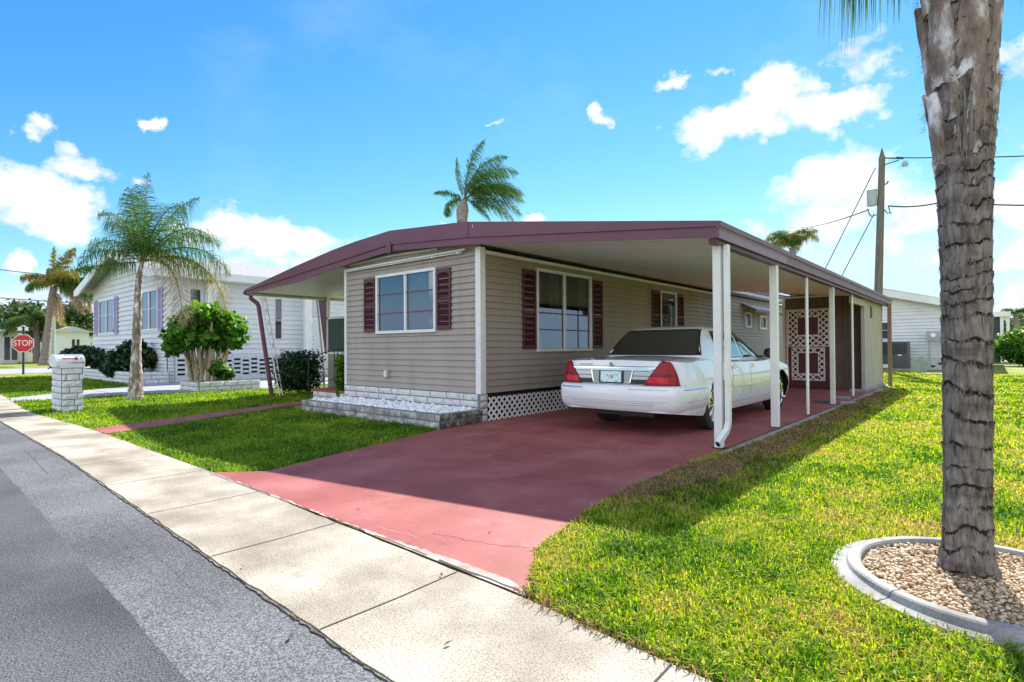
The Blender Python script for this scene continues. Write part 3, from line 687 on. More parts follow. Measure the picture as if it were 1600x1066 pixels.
b = MB(); b.tube([(-11.25,6.28,.0),(-11.25,6.28,.93)], .014, 6); b.build('newel', 'iron', ra)
b = MB(); b.tube([(-11.25,6.28,.93),(-10.9,6.45,1.06),(-10.55,6.7,1.14)], .013, 6); b.tube([(-10.55,6.7,1.05),(-9.75,6.7,1.05)], .012, 6); b.tube([(-11.25,6.28,.35),(-10.5,6.7,.55),(-9.75,6.7,.55)], .01, 6); b.build('handrail', 'iron', ra)
for k in range(8):
    b = MB(); x = -10.75+k*.135; y = 6.6 if k < 2 else 6.7; z0 = .42 if k < 2 else .3
    b.tube([(x,y,z0),(x,y,1.08 if k < 2 else 1.05),(x,y,1.2 if k % 2 else 1.1)], [.009,.009,.004], 5); b.build('baluster', 'iron', ra)

# ------------------------------------------------------------------ shed
sh = thing('shed', 'brown storage shed with lattice faced door at the end of the carport', 'shed', (-3.3, 17.5, 0))
fsh = frame((0,16.4,0),(1,0,0),(0,-1,0))
b = MB(fsh)
x = -4.3
while x < -2.42:
    e = min(x+.2, -2.42)
    if e <= -4.24 or x >= -3.18: b.box(x, e-.008, -.03, 0, .02, 2.42)
    else: b.box(x, e-.008, -.03, 0, 2.10, 2.42)
    x = e
b.box(-4.3,-2.42,-.06,-.031,.02,2.5)
b.build('front_wall', 'shedbrown', sh)
b = MB(fsh); b.box(-4.34,-4.27,0,.03,.0,2.44); b.box(-4.27,-2.4,.0,.035,2.42,2.47); b.build('trim_strip', 'white_dirty', sh)
# door
b = MB(fsh); b.box(-4.20,-3.19,.002,.03,.03,2.09); dr = b.build('door', 'maroon_dark', sh, bevel=.004)
b = MB(fsh); b.box(-4.235,-4.20,0,.05,.02,2.12); b.box(-3.19,-3.155,0,.05,.02,2.12); b.box(-4.20,-3.19,0,.05,2.09,2.12); b.build('door_frame', 'white_dirty', dr)
def ring_lattice(u0,u1,z0,z1,iu0,iu1,iz0,iz1, step=.15):
    mb = MB(fsh)
    for (a,c,d,e) in ((u0,iu0,z0,z1),(iu1,u1,z0,z1),(iu0,iu1,z0,iz0),(iu0,iu1,iz1,z1)): lattice(mb,a,c,d,e,step,.028,off=.033)
    for (a,c,d,e) in ((u0,u1,z1-.02,z1),(u0,u1,z0,z0+.02),(u0,u0+.02,z0,z1),(u1-.02,u1,z0,z1),(iu0-.02,iu1+.02,iz1,iz1+.02),(iu0-.02,iu1+.02,iz0-.02,iz0),(iu0-.02,iu0,iz0,iz1),(iu1,iu1+.02,iz0,iz1)): mb.box(a,c,.031,.045,d,e)
    return mb
ring_lattice(-4.19,-3.2,1.12,2.08,-3.96,-3.46,1.43,1.90).build('lattice_panel','white',dr,fixn=False)
ring_lattice(-4.11,-3.31,.22,1.09,-3.95,-3.47,.40,.95).build('lattice_panel','white',dr,fixn=False)
b = MB(fsh); b.tube([(-4.14,.03,1.02),(-4.14,.08,1.02),(-4.08,.09,1.02)], .01, 6); b.build('handle','iron',dr)
# side wall (lit panels)
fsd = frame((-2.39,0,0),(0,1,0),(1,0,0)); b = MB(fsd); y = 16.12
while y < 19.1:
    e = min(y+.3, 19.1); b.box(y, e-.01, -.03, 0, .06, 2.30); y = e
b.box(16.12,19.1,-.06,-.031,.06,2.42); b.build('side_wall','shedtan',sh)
b = MB(fsd); b.box(16.06,16.13,-.06,.02,.03,2.33); b.build('corner_trim','galv',sh)
b = MB(fsd); b.box(17.05,17.25,.0,.02,1.86,2.16); b.build('vent','bootdark',sh)
b = MB(fsd); b.box(16.0,19.15,-.1,.06,.0,.06); b.build('sill','curb',sh)
b = MB(); b.box(-4.3,-2.39,19.1,19.14,0,2.4); b.box(-4.3,-4.26,16.46,19.1,0,2.4); b.build('rear_wall','shedbrown',sh)
b = MB(); b.box(-2.42,-2.36,14.4,16.1,2.10,2.25); b.build('header_beam','shedtan',sh)
pb = MB(); pb.box(-2.24,-2.15,18.9,19.0,0,2.31); o = pb.build('post','woodpost'); tag(o,'brown wooden post holding the far corner of the carport roof by the shed','post')
for i,(x,y,w_,d_,h_,l) in enumerate([(-2.55,12.35,.28,.14,.05,'dark grey paver lying on the red slab by the fourth carport post'),(-2.10,12.3,.26,.16,.05,'pale concrete paver at the foot of the fourth carport post on the grass side'),(-2.4,13.4,.3,.14,.06,'grey concrete block lying between fourth and fifth carport posts'),(-2.45,15.6,.35,.16,.07,'pale concrete block against the front corner of the shed')]):
    b = MB(); b.box(x-w_/2,x+w_/2,y-d_/2,y+d_/2,.012,.016+h_); o = b.build('paver_block',['asphalt','curb','patio','curb'][i],bevel=.008); tag(o,l,'concrete block')

# ------------------------------------------------------------------ car
CX0, CY0 = -3.74, 6.22
car = thing('parked_car', 'white four door sedan seen from behind, parked under the carport', 'car', (CX0, CY0, 0.016))
LEN, HW = 5.25, .93
ZT = [(-1,.955),(0,.955),(.12,.982),(.5,1.005),(1.05,1.022),(1.5,.99),(2.5,.968),(3.4,.962),(3.75,.985),(4.3,.93),(4.8,.86),(5.1,.76),(5.25,.66),(9,.66)]
PROF = [(.2,.90),(.28,.955),(.40,.985),(.60,1.0),(.75,.992),(.88,.968),(.95,.94),(1.1,.90)]
def body_pt(p, q, c):
    x = p*HW; y = .09+q*(LEN-.14); r = .34
    cx_ = max(-(HW-r), min(HW-r, x)); cy_ = max(.09+r, min(LEN-.05-r, y)); dx, dy = x-cx_, y-cy_
    if dx and dy:
        mx = max(abs(dx), abs(dy)); l = math.hypot(dx, dy); x, y = cx_+dx/l*mx, cy_+dy/l*mx
    ap = abs(x)/HW
    zt = interp(ZT, y)-.028*ap**2-.03*max(0, (ap-.86)/.14)**2
    zb = .24+.12*max(0, (y-4.6)/.6)**2+.10*max(0, (.9-y)/.9)
    z = zb+c*(zt-zb)
    x *= interp(PROF, z)
    if y < .6: y += .03*max(0, (z-.68)/.3)**1.5*(1-y/.6)+.0
    bow = .05*(ap**2)
    if y < 1.2: y += bow*(1-y/1.2)
    if y > 4.2: y -= .16*(ap**2)*(y-4.2)
    return (CX0+x, CY0+y, z)
def grid_surface(f, nu, nv):
    return [[f(i/nu, j/nv) for i in range(nu+1)] for j in range(nv+1)]
b = MB(); NP, NQ, NC = 26, 64, 12
ids = {}
def vid(i, j, k):
    key = (i, j, k)
    if key not in ids: ids[key] = b.V(body_pt(2*i/NP-1, j/NQ, k/NC))
    return ids[key]
def addq(*q): b.f.append([vid(*t) for t in q]); b.mi.append(0)
for i in range(NP):
    for j in range(NQ): addq((i,j,NC),(i+1,j,NC),(i+1,j+1,NC),(i,j+1,NC)); addq((i,j,0),(i,j+1,0),(i+1,j+1,0),(i+1,j,0))
    for k in range(NC): addq((i,0,k),(i+1,0,k),(i+1,0,k+1),(i,0,k+1)); addq((i,NQ,k),(i,NQ,k+1),(i+1,NQ,k+1),(i+1,NQ,k))
for j in range(NQ):
    for k in range(NC): addq((0,j,k),(0,j,k+1),(0,j+1,k+1),(0,j+1,k)); addq((NP,j,k),(NP,j+1,k),(NP,j+1,k+1),(NP,j,k+1))
RW, FW = 1.34, 4.34    # wheel centres
def arch_cut(o):
    c = MB()
    for wy in (RW, FW):
        for s in (-1, 1): c.lathe([(.395, s*.60), (.395, s*1.10)], 40, 0, 'x', (CX0, CY0+wy, .335))
    co_ = c.build('cutter', 'blackplastic'); md = o.modifiers.new('a', 'BOOLEAN'); md.object = co_; md.operation = 'DIFFERENCE'; md.solver = 'EXACT'; md.material_mode = 'TRANSFER'
    bpy.context.view_layer.update()
    dg = bpy.context.evaluated_depsgraph_get(); me = bpy.data.meshes.new_from_object(o.evaluated_get(dg))
    o.modifiers.clear(); o.data = me; bpy.data.objects.remove(co_)
body = b.build('body', 'carwhite', car, smooth=True)
off = Vector(car.location)
BV = BVHTree.FromPolygons([tuple(v) for v in b.v], b.f)
def set_sharp(o, ang=35):
    me = o.data
    me.polygons.foreach_set('use_smooth', [True]*len(me.polygons))
    bm = bmesh.new(); bm.from_mesh(me)
    for e in bm.edges: e.smooth = not (len(e.link_faces) == 2 and e.calc_face_angle(0) > R(ang))
    bm.to_mesh(me); bm.free()
arch_cut(body); set_sharp(body)
# greenhouse
GL = [(.90,.98,4.0,.80),(.96,1.00,3.90,.79),(1.02,1.05,3.74,.775),(1.12,1.155,3.52,.735),(1.20,1.24,3.35,.705),(1.30,1.36,3.14,.655),(1.37,1.46,2.99,.62),(1.41,1.55,2.88,.59),(1.44,1.68,2.76,.53),(1.46,1.88,2.62,.43),(1.47,2.05,2.45,.25)]
def gl(z):
    for a, c in zip(GL[:-1], GL[1:]):
        if a[0] <= z <= c[0]:
            t = (z-a[0])/(c[0]-a[0]); return [a[i]+(c[i]-a[i])*t for i in (1,2,3)]
    return GL[-1][1:]
EN = 7.
def g_y(x, z, rear=True):
    yr, yf, bb = gl(z); a = (yf-yr)/2; yc = (yf+yr)/2
    v = max(0, 1-abs(x/bb)**EN)**(1/EN); return yc-a*v if rear else yc+a*v
def g_x(y, z):
    yr, yf, bb = gl(z); a = (yf-yr)/2; yc = (yf+yr)/2
    return bb*max(0, 1-abs((y-yc)/a)**EN)**(1/EN)
b = MB(); rows = []
for z in [g[0] for g in GL]:
    yr, yf, bb = gl(z); a = (yf-yr)/2; yc = (yf+yr)/2; row = []
    for k in range(72):
        t = 2*math.pi*k/72; c_, s_ = math.cos(t), math.sin(t)
        row.append((CX0+bb*math.copysign(abs(c_)**(2/EN), c_), CY0+yc+a*math.copysign(abs(s_)**(2/EN), s_), z))
    rows.append(row+[row[0]])
g_ids = b.grid(rows); top = b.V((CX0, CY0+2.25, 1.474))
for k in range(72): b.f.append([g_ids[-1][k], g_ids[-1][k+1], top]); b.mi.append(0)
roofm = b.build('roof', 'carwhite', car, smooth=True)
bm = bmesh.new(); bm.from_mesh(roofm.data); bmesh.ops.remove_doubles(bm, verts=bm.verts, dist=.0005); bm.to_mesh(roofm.data); bm.free()
sm = roofm.modifiers.new('s', 'SUBSURF'); sm.levels = 1; sm.render_levels = 1
M['cardark'] = mat('dark_reflective_glass', (.008, .010, .012), .03, spec=.9, coat=1.); M['cardark'].node_tree.nodes['Principled BSDF'].inputs['IOR'].default_value = 1.7
def patch(f, nu, nv): 
    mb = MB(); mb.grid([[f(i/nu, j/nv) for i in range(nu+1)] for j in range(nv+1)]); return mb
def rear_glass(u, v, z0=1.04, z1=1.385, w0=.712, w1=.565, o_=.005):
    z = z0+(z1-z0)*v; x = (2*u-1)*(w0+(w1-w0)*v); return (CX0+x, CY0+g_y(x, z)-o_, z)
patch(lambda u, v: rear_glass(u, v, 1.026, 1.398, .73, .578, .003), 40, 12).build('rear_window_seal', 'blackplastic', roofm, smooth=True, fixn=False)
patch(rear_glass, 40, 12).build('rear_window', 'cardark', roofm, smooth=True, fixn=False)
patch(lambda u, v: (CX0+(2*u-1)*(.72-.15*v), CY0+g_y((2*u-1)*(.72-.15*v), 1.03+.36*v, False)+.005, 1.03+.36*v), 40, 12).build('windshield', 'cardark', roofm, smooth=True, fixn=False)
b = MB(); b.box(CX0-.03, CX0+.05, CY0+1.05, CY0+1.052, 1.045, 1.06); 
stk = patch(lambda u, v: rear_glass(.02+.045*u, .04+.14*v, o_=.007), 3, 3); stk.build('sticker', 'signwhite', roofm, fixn=False)
for s in (-1, 1):
    for (yb0, yb1, yt0, yt1, nm) in ((1.66,1.98,1.80,2.02,'side_window'),(2.03,2.63,2.06,2.60,'side_window'),(2.73,3.60,2.69,3.02,'side_window')):
        def f(u, v, o_=.005, g=0):
            z = (.985-g)+(.375+2*g)*v; y = (yb0-g)+(yb1-yb0+2*g)*u; yt = (yt0-g)+(yt1-yt0+2*g)*u; y = y+(yt-y)*v
            return (CX0+s*(g_x(y, z)+o_), CY0+y, z)
        patch(lambda u, v: f(u, v, .003, .012), 8, 8).build('window_seal', 'blackplastic', roofm, smooth=True, fixn=False)
        patch(f, 8, 8).build(nm, 'cardark', roofm, smooth=True, fixn=False)
# surface helpers on the lower body
def hit(o, d):
    l, n, i, dist = BV.ray_cast(Vector(o), Vector(d).normalized()); return l
def on_side(s, y, z, o_=.0015):
    l = hit((CX0, CY0+y, z), (s, 0, 0)); return (l.x+s*o_, l.y, l.z)
def on_rear(x, z, o_=.0015):
    l = hit((CX0+x, CY0+.8, z), (0, -1, 0)); return (l.x, l.y-o_, l.z)
def side_line(mb, s, pts, w=.006, o_=.002):
    P_ = []
    for (a, c) in zip(pts[:-1], pts[1:]):
        n = max(1, int(math.dist(a, c)/.06))
        for k in range(n): P_.append((a[0]+(c[0]-a[0])*k/n, a[1]+(c[1]-a[1])*k/n))
    P_.append(pts[-1]); d = (pts[-1][0]-pts[0][0], pts[-1][1]-pts[0][1]); l = math.hypot(*d); nx, nz = -d[1]/l*w/2, d[0]/l*w/2
    mb.grid([[on_side(s, y+nx, z+nz, o_) for y, z in P_], [on_side(s, y-nx, z-nz, o_) for y, z in P_]])
for s in (-1, 1):
    for gpts in ([(2.68,.93),(2.68,.60),(2.66,.40),(2.60,.27)], [(1.92,.93),(1.90,.70),(1.84,.58)], [(3.74,.93),(3.78,.5),(3.76,.27)]):
        b = MB(); side_line(b, s, gpts, .009); b.build('door_gap', 'paneline', body, fixn=False)
    b = MB(); side_line(b, s, [(1.86,.575),(3.9,.575)], .034, .012); b.build('body_side_moulding', 'carwhite', body, fixn=False)
    b = MB(); side_line(b, s, [(1.86,.556),(3.9,.556)], .006, .013); side_line(b, s, [(1.85,.345),(3.92,.345)], .006, .002); b.build('moulding_shadow_gap', 'softline', body, fixn=False)
    for y in (1.99, 2.80):
        b = MB(); p = on_side(s, y, .845, 0); c = Vector(p)
        b.lathe([(.002,-.004),(.035,-.002),(.035,.002),(.002,.004)], 14, 0, 'x', c+Vector((s*.002,0,0)))
        b.box(min(c.x, c.x+s*.03), max(c.x, c.x+s*.03), c.y-.07, c.y+.06, c.z-.012, c.z+.012, 0); h = b.build('door_handle', 'chrome', body, bevel=.006)
    b = MB(); p = Vector(on_side(s, 3.46, .93, 0))
    b.box(min(p.x-s*.04, p.x+s*.05), max(p.x-s*.04, p.x+s*.05), p.y-.05, p.y+.05, .95, .99)
    b.lathe([(.02,-.07),(.07,-.06),(.085,-.02),(.085,.04),(.05,.07),(.01,.075)], 16, 0, 'y', (p.x+s*.14, p.y, 1.03))
    mo = b.build('side_mirror', 'blackplastic', body, smooth=False)
    # window sill chrome line
    b = MB(); side_line(b, s, [(1.6,.938),(3.7,.934)], .008, .003); b.build('belt_line', 'chromedull', body, fixn=False)
# bumpers
def catmull(pts, n=6):
    out = []
    for i in range(len(pts)-1):
        p0 = pts[max(0, i-1)]; p1 = pts[i]; p2 = pts[i+1]; p3 = pts[min(len(pts)-1, i+2)]
        for k in range(n):
            t = k/n; out.append(tuple(.5*((2*p1[j])+(-p0[j]+p2[j])*t+(2*p0[j]-5*p1[j]+4*p2[j]-p3[j])*t*t+(-p0[j]+3*p1[j]-3*p2[j]+p3[j])*t**3) for j in range(len(p1))))
    out.append(pts[-1]); return out
RP = [(.925,1.10),(.932,.8),(.930,.5),(.915,.32),(.85,.175),(.74,.115),(.5,.055),(.25,.02),(0,.005)]
rp = catmull(RP, 5); rp = rp+[(-x, y) for x, y in rp[-2::-1]]
BP = [(-.14,.672),(-.07,.668),(-.02,.655),(.004,.635),(.014,.60),(.014,.50),(.006,.44),(-.012,.375),(-.05,.335),(-.15,.325)]
def sweep(path, prof, front=False, sgn=1):
    rows = []
    for i, p in enumerate(path):
        a = path[max(0, i-1)]; c = path[min(len(path)-1, i+1)]; tx, ty = c[0]-a[0], c[1]-a[1]; l = math.hypot(tx, ty); nx, ny = -ty/l, tx/l
        # outward: away from (0, 1.5)
        if nx*p[0]+ny*(p[1]-1.5) < 0: nx, ny = -nx, -ny
        rows.append([(CX0+p[0]+nx*o_, CY0+(p[1]+ny*o_ if not front else LEN-(p[1]+ny*o_)), z) for o_, z in prof])
    return rows
b = MB(); rr = sweep(rp, BP); b.grid(rr)
# close the back so that the boolean has a solid
inner_ = [[(CX0+(x_-CX0)*.90, CY0+(y_-CY0)*1.0+.10 if abs(x_-CX0) < .8 else y_, z_) for x_, y_, z_ in r] for r in rr]
bump = b.build('rear_bumper', 'carwhite', car, smooth=True); 
mdf = bump.modifiers.new('s', 'SOLIDIFY'); mdf.thickness = .015; mdf.offset = -1
BB = BVHTree.FromPolygons([tuple(v) for v in b.v], b.f)
def bump_line(x0, x1, z, w, m, o_=.002, side=False, zf=None):
    mb = MB(); n = 30; rows = [[], []]
    for k in range(n+1):
        x = x0+(x1-x0)*k/n
        for r_, dz in ((0, w/2), (1, -w/2)):
            if side: l, nn, i, d = BB.ray_cast(Vector((CX0, CY0+x, z+dz)), Vector((side, 0, 0))); q = (l.x+side*o_, l.y, l.z)
            else: l, nn, i, d = BB.ray_cast(Vector((CX0+x*.6, CY0+1., z+dz)), Vector((x*.4, -1., 0)).normalized()); q = (l.x, l.y-o_, l.z)
            rows[r_].append(q)
    mb.grid(rows); mb.build('bumper_trim', m, bump, fixn=False)
bump_line(-.62,.62,.440,.005,'softline'); bump_line(-.60,.60,.415,.005,'softline'); bump_line(-.78,.78,.463,.004,'softline')
bump_line(-.84,-.42,.615,.016,'chromedull',.004); bump_line(.28,.80,.615,.016,'chromedull',.004)
bump_line(-.84,-.42,.627,.008,'carwhite',.006); bump_line(.28,.80,.627,.008,'carwhite',.006)
for s in (-1, 1): bump_line(.26,.92,.612,.018,'chromedull',.003,side=s); bump_line(.30,1.0,.463,.004,'softline',.002,side=s)
FP = [(.925,1.0),(.93,.7),(.90,.42),(.80,.24),(.6,.12),(.3,.03),(0,.0)]; fp = catmull(FP, 5); fp = fp+[(-x, y) for x, y in fp[-2::-1]]
b = MB(); b.grid(sweep(fp, BP, True)); fb = b.build('front_bumper', 'carwhite', car, smooth=True); fb.modifiers.new('s', 'SOLIDIFY').thickness = .015
for o in (bump, fb):
    bpy.context.view_layer.update(); arch_cut(o); set_sharp(o)
# tail lamps
def lamp_pts(s, t, v, grow=0., zlo=0., zhi=1.):
    path = [(.495-grow,0),(.92,0),(.92,.19+grow)]; L1 = path[1][0]-path[0][0]; L2 = path[2][1]; d = t*(L1+L2)
    tx, ty = (path[0][0]+d, 0.) if d < L1 else (path[1][0], d-L1)
    tt = (t-.50)/.50
    if t < .47: h = (t/.47)**.78
    else: h = max(0, 1-((t-.47)/.53)**2.6)**.75
    z = (.672-grow)+(.310+2*grow)*(zlo+(zhi-zlo)*v)*(max(h, .02))
    if zlo or zhi < 1: z = min(.672+.31*(zlo+(zhi-zlo)*v), .672+.31*max(h, .02))
    return s, tx, ty, z
def lamp(s, grow, o_, m, name, parent, zlo=0., zhi=1., t0=0., t1=1.):
    rows = []
    for j in range(13):
        row = []
        for i in range(33):
            s_, tx, ty, z = lamp_pts(s, t0+(t1-t0)*i/32, j/12, grow, zlo, zhi)
            C0 = Vector((CX0+s*.30, CY0+.75, z)); T = Vector((CX0+s*tx, CY0+ty, z)); d = (T-C0).normalized()
            l = hit(C0, d); row.append(l+d*o_)
        rows.append(row)
    mb = MB(); mb.grid(rows); return mb.build(name, m, parent, smooth=True, fixn=False)
for s in (-1, 1):
    a_ = lamp(s, .010, .006, 'blackplastic', 'lamp_gasket', body)
    t_ = lamp(s, 0, .018, 'lens', 'tail_light', car)
    lamp(s, 0, .021, 'lensdark', 'lens_band', t_, .34, .42, .06, .95); lamp(s, 0, .021, 'lensbright', 'lens_band', t_, .08, .30, .07, .60)
# trunk garnish
def rear_rect(x0, x1, z0, z1, o_, m, name, parent, n=24, x0t=None, x1t=None):
    x0t = x0 if x0t is None else x0t; x1t = x1 if x1t is None else x1t
    mb = MB(); mb.grid([[on_rear((x0+(x1-x0)*k/n)*(1-v)+(x0t+(x1t-x0t)*k/n)*v, z0+(z1-z0)*v, o_) for k in range(n+1)] for v in (0, .5, 1)])
    return mb.build(name, m, parent, fixn=False, smooth=True)
gar = rear_rect(-.52, .52, .70, .862, .004, 'chromedull', 'trunk_garnish', car, x0t=-.60, x1t=.60)
rear_rect(-.51, .51, .676, .735, .006, 'blackplastic', 'lower_gap', gar)
rear_rect(-.55, .55, .775, .783, .008, 'blackplastic', 'groove', gar)
rear_rect(-.60, .60, .872, .890, .014, 'chrome', 'chrome_strip', gar, x0t=-.61, x1t=.61)
rear_rect(-.54, .54, .846, .870, .016, 'carwhite', 'handle_bar', gar, x0t=-.60, x1t=.60)
rear_rect(-.52, .52, .838, .846, .010, 'blackplastic', 'gap', gar)
rear_rect(-.63, .63, .893, .899, .004, 'paneline', 'trunk_gap', gar)
for s in (-1, 1):
    rear_rect(s*.165, s*.265, .690, .845, .010, 'galv', 'side_panel', gar, 4, s*.165, s*.300)
    rear_rect(s*.262, s*.275, .690, .845, .014, 'chrome', 'edge_trim', gar, 2, s*.297, s*.312); rear_rect(s*.18, s*.27, .682, .692, .014, 'chrome', 'edge_trim', gar, 2)
pf = rear_rect(-.185, .185, .685, .848, .014, 'blackplastic', 'plate_recess', gar)
def plate_mat():
    m, nt, bb = new_mat('licence_plate'); tc = N(nt, 'ShaderNodeTexCoord'); n = N(nt, 'ShaderNodeTexNoise', Scale=14., Detail=2.); L(nt, tc.outputs['Object'], n.inputs['Vector'])
    r = ramp(nt, [(.36, (.25,.60,.62)), (.5, (.75,.85,.85)), (.64, (.45,.72,.74))]); L(nt, n.outputs[0], r.inputs[0]); L(nt, r.outputs[0], bb.inputs['Base Color']); bb.inputs['Roughness'].default_value = .4; return m
M['plate'] = plate_mat()
tg = MB()
for s in (-1, 1):
    pts_ = [on_rear(s*x_, z_, .0025) for x_, z_ in ((.50,.69),(.545,.76),(.60,.84),(.66,.905),(.70,.955))]
    tg.grid([[(p_[0]-s*.020, p_[1]+.0, p_[2]) for p_ in pts_], [(p_[0]-s*.026, p_[1]+.0, p_[2]) for p_ in pts_]])
tg.build('trunk_lid_gap', 'paneline', body, fixn=False)
rear_rect(-.90, .90, .664, .6705, .004, 'paneline', 'bumper_gap', body, 40)
lp = rear_rect(-.152, .152, .694, .836, .024, 'plate', 'licence_plate', car, 6)
b = MB(); p = Vector(on_rear(.01, .765, .026)); b.lathe([(.001,-.001),(.022,-.0005),(.022,.0005),(.001,.001)], 16, 0, 'y', p); M['orange'] = mat('orange_print', (.75,.25,.06), .5); b.build('printed_fruit', 'orange', lp)
# round emblem
b = MB(); p = Vector(on_rear(0, .918, .010)); b.lathe([(.001,.012),(.032,.001),(.036,-.004),(.030,-.009),(.001,-.009)], 28, 0, 'y', p); e = b.build('emblem', 'chrome', car)
M['blue'] = mat('blue_enamel', (.03,.10,.35), .3); b = MB(); b.lathe([(.001,-.0095),(.027,-.010),(.001,-.0105)], 28, 0, 'y', p); b.build('enamel', 'blue', e)
b = MB()
for k in (-1, 0, 1): b.bar(p+Vector((k*.012-.010,-.012,-.016)), p+Vector((k*.012+.008,-.012,.016)), .004, .002, up=(0,1,0))
b.build('slashes', 'chrome', e)
def text_mesh(s, size, m, loc, rot, parent=None, name='lettering', extrude=.0006, align='CENTER', sx=1.):
    cu = bpy.data.curves.new('t', 'FONT'); cu.body = s; cu.size = size; cu.extrude = extrude; cu.align_x = align; cu.align_y = 'CENTER'
    o = bpy.data.objects.new('t', cu); COL.objects.link(o); bpy.context.view_layer.update()
    me = bpy.data.meshes.new_from_object(o.evaluated_get(bpy.context.evaluated_depsgraph_get())); bpy.data.objects.remove(o)
    me.transform(Matrix.Translation(Vector(loc)-(parent_world(parent) if parent else Vector((0,0,0)))) @ rot.to_4x4() @ Matrix.Diagonal((sx,1,1,1))); me.materials.clear(); me.materials.append(M[m])
    n = bpy.data.objects.new(name, me); COL.objects.link(n)
    if parent: n.parent = parent
    return n
RZ = lambda a: Matrix.Rotation(a, 3, 'Z') @ Matrix.Rotation(R(90), 3, 'X')
p = Vector(on_rear(-.40, .918, .006)); text_mesh('GRAND MARQUIS', .021, 'black', p, RZ(R(-4)), car, 'badge_lettering', sx=1.25)
# wheels
for wy in (RW, FW):
    for s in (-1, 1):
        wt = MB(); c = (CX0, CY0+wy, .336+.0)
        wt.lathe([(.225, s*.67), (.30, s*.665), (.325, s*.69), (.334, s*.72), (.334, s*.83), (.325, s*.862), (.295, s*.872), (.235, s*.868), (.225, s*.85)], 44, 0, 'x', c)
        for v in range(len(wt.v)): pass
        wheel = wt.build('wheel', 'tyre', car, smooth=True); set_sharp(wheel, 40)
        rm = MB(); rm.lathe([(.228, s*.868), (.234, s*.872), (.228, s*.876), (.212, s*.862), (.205, s*.80)], 44, 0, 'x', c)
        for k in range(10):
            t = 2*math.pi*k/10; d = Vector((0, math.cos(t), math.sin(t)))
            rm.bar(Vector(c)+Vector((s*.862,0,0))+d*.05, Vector(c)+Vector((s*.866,0,0))+d*.215, .020, .032, up=(1,0,0))
        rm.lathe([(.001, s*.878), (.045, s*.876), (.062, s*.866), (.062, s*.84)], 20, 0, 'x', c)
        rm.build('rim', 'chrome', wheel)
        hb = MB(); hb.lathe([(.20, s*.79), (.001, s*.785)], 24, 0, 'x', c); hb.build('hub_backing', 'blackplastic', wheel)
b = MB(); b.tube([(CX0+.45,CY0+.30,.29),(CX0+.45,CY0+1.1,.27)], .03, 10); b.box(CX0-.5,CX0+.4,CY0+.5,CY0+1.0,.22,.30); b.box(CX0-.75,CX0+.75,CY0+1.38,CY0+1.46,.28,.36); b.build('underbody', 'blackplastic', car)

# ------------------------------------------------------------------ foliage generators
class Leaves:
    def __init__(s): s.v = []; s.q = []; s.r = []; s.n = 0
    def quads(s, V, r):   # V (k,4,3)
        k = len(V); s.v.append(V.reshape(-1, 3)); s.q.append(np.arange(k*4).reshape(-1, 4)+s.n); s.n += k*4; s.r.append(np.broadcast_to(r, (k,)))
    def build(s, name, m, parent=None):
        return fast_mesh(name, np.concatenate(s.v), np.concatenate(s.q), None, np.concatenate(s.r), [m], parent)
def frond(L_, base, d, length, droop, ll=.5, wind=(0,0,0), n=46, w=.018, leafdroop=.7, r0=.5, bare=.12, plume=1, taper=True, stem=None):
    """d: start direction; droop: total bend toward the ground"""
    p = np.array(base, float); d = np.array(d, float); d /= np.linalg.norm(d); g = np.array([0,0,-1.])+np.array(wind, float); seg = length/n; pts = [p.copy()]; ds = [d.copy()]
    for i in range(n):
        d = d+g*droop/n*(.4+1.4*i/n); d /= np.linalg.norm(d); p = p+d*seg; pts.append(p.copy()); ds.append(d.copy())
    for i in range(int(bare*n), n+1):
        t = i/n; dd = ds[i]; up = np.array([0,0,1.]); side = np.cross(dd, up); 
        if np.linalg.norm(side) < 1e-3: side = np.array([1.,0,0])
        side /= np.linalg.norm(side); nu = np.cross(side, dd)
        l = ll*(math.sin(math.pi*min(1, .18+.86*t))**.6)*(1. if t < .8 else 1-(t-.8)*2.2)
        for sg in (-1, 1):
            for k in range(plume+1):
                el = random.uniform(-.5, .6) if plume else .15
                a = side*sg*math.cos(el)+nu*math.sin(el)+dd*random.uniform(.35, .8); a /= np.linalg.norm(a)
                lk = l*random.uniform(.75, 1.1); m1 = pts[i]+a*lk*.5+g*lk*.10*leafdroop; m2 = pts[i]+a*lk*(.92-.25*leafdroop)+g*lk*.5*leafdroop
                wv = dd*w/2*random.uniform(.7, 1.2)
                rr = np.clip(r0+random.gauss(0, .2), 0, 1)
                L_.quads(np.array([[pts[i]-wv, pts[i]+wv, m1+wv, m1-wv], [m1-wv, m1+wv, m2+wv*.15, m2-wv*.15]]), rr)
    if stem is not None: stem.tube([tuple(q) for q in pts[::4]], [max(.004, .022*length/2.4*(1-.85*k/(len(pts[::4])-1))) for k in range(len(pts[::4]))], 5)
CR = np.array([.757, .653, 0]); CF = np.array([-.653, .757, 0]); UP = np.array([0, 0, 1.])
def trunk_tube(mb, pts, rad, n=16, ring=.12, amp=.04):
    """ringed palm trunk"""
    pts = [Vector(p) for p in pts]; P_ = catmull([(*p, r) for p, r in zip(pts, rad)], 14)
    Q = []; R_ = []
    for i, q in enumerate(P_): Q.append(q[:3]); R_.append(q[3]*(1+amp*((i % 3)-1)+random.uniform(-amp, amp)*.4))
    mb.tube(Q, R_, n)
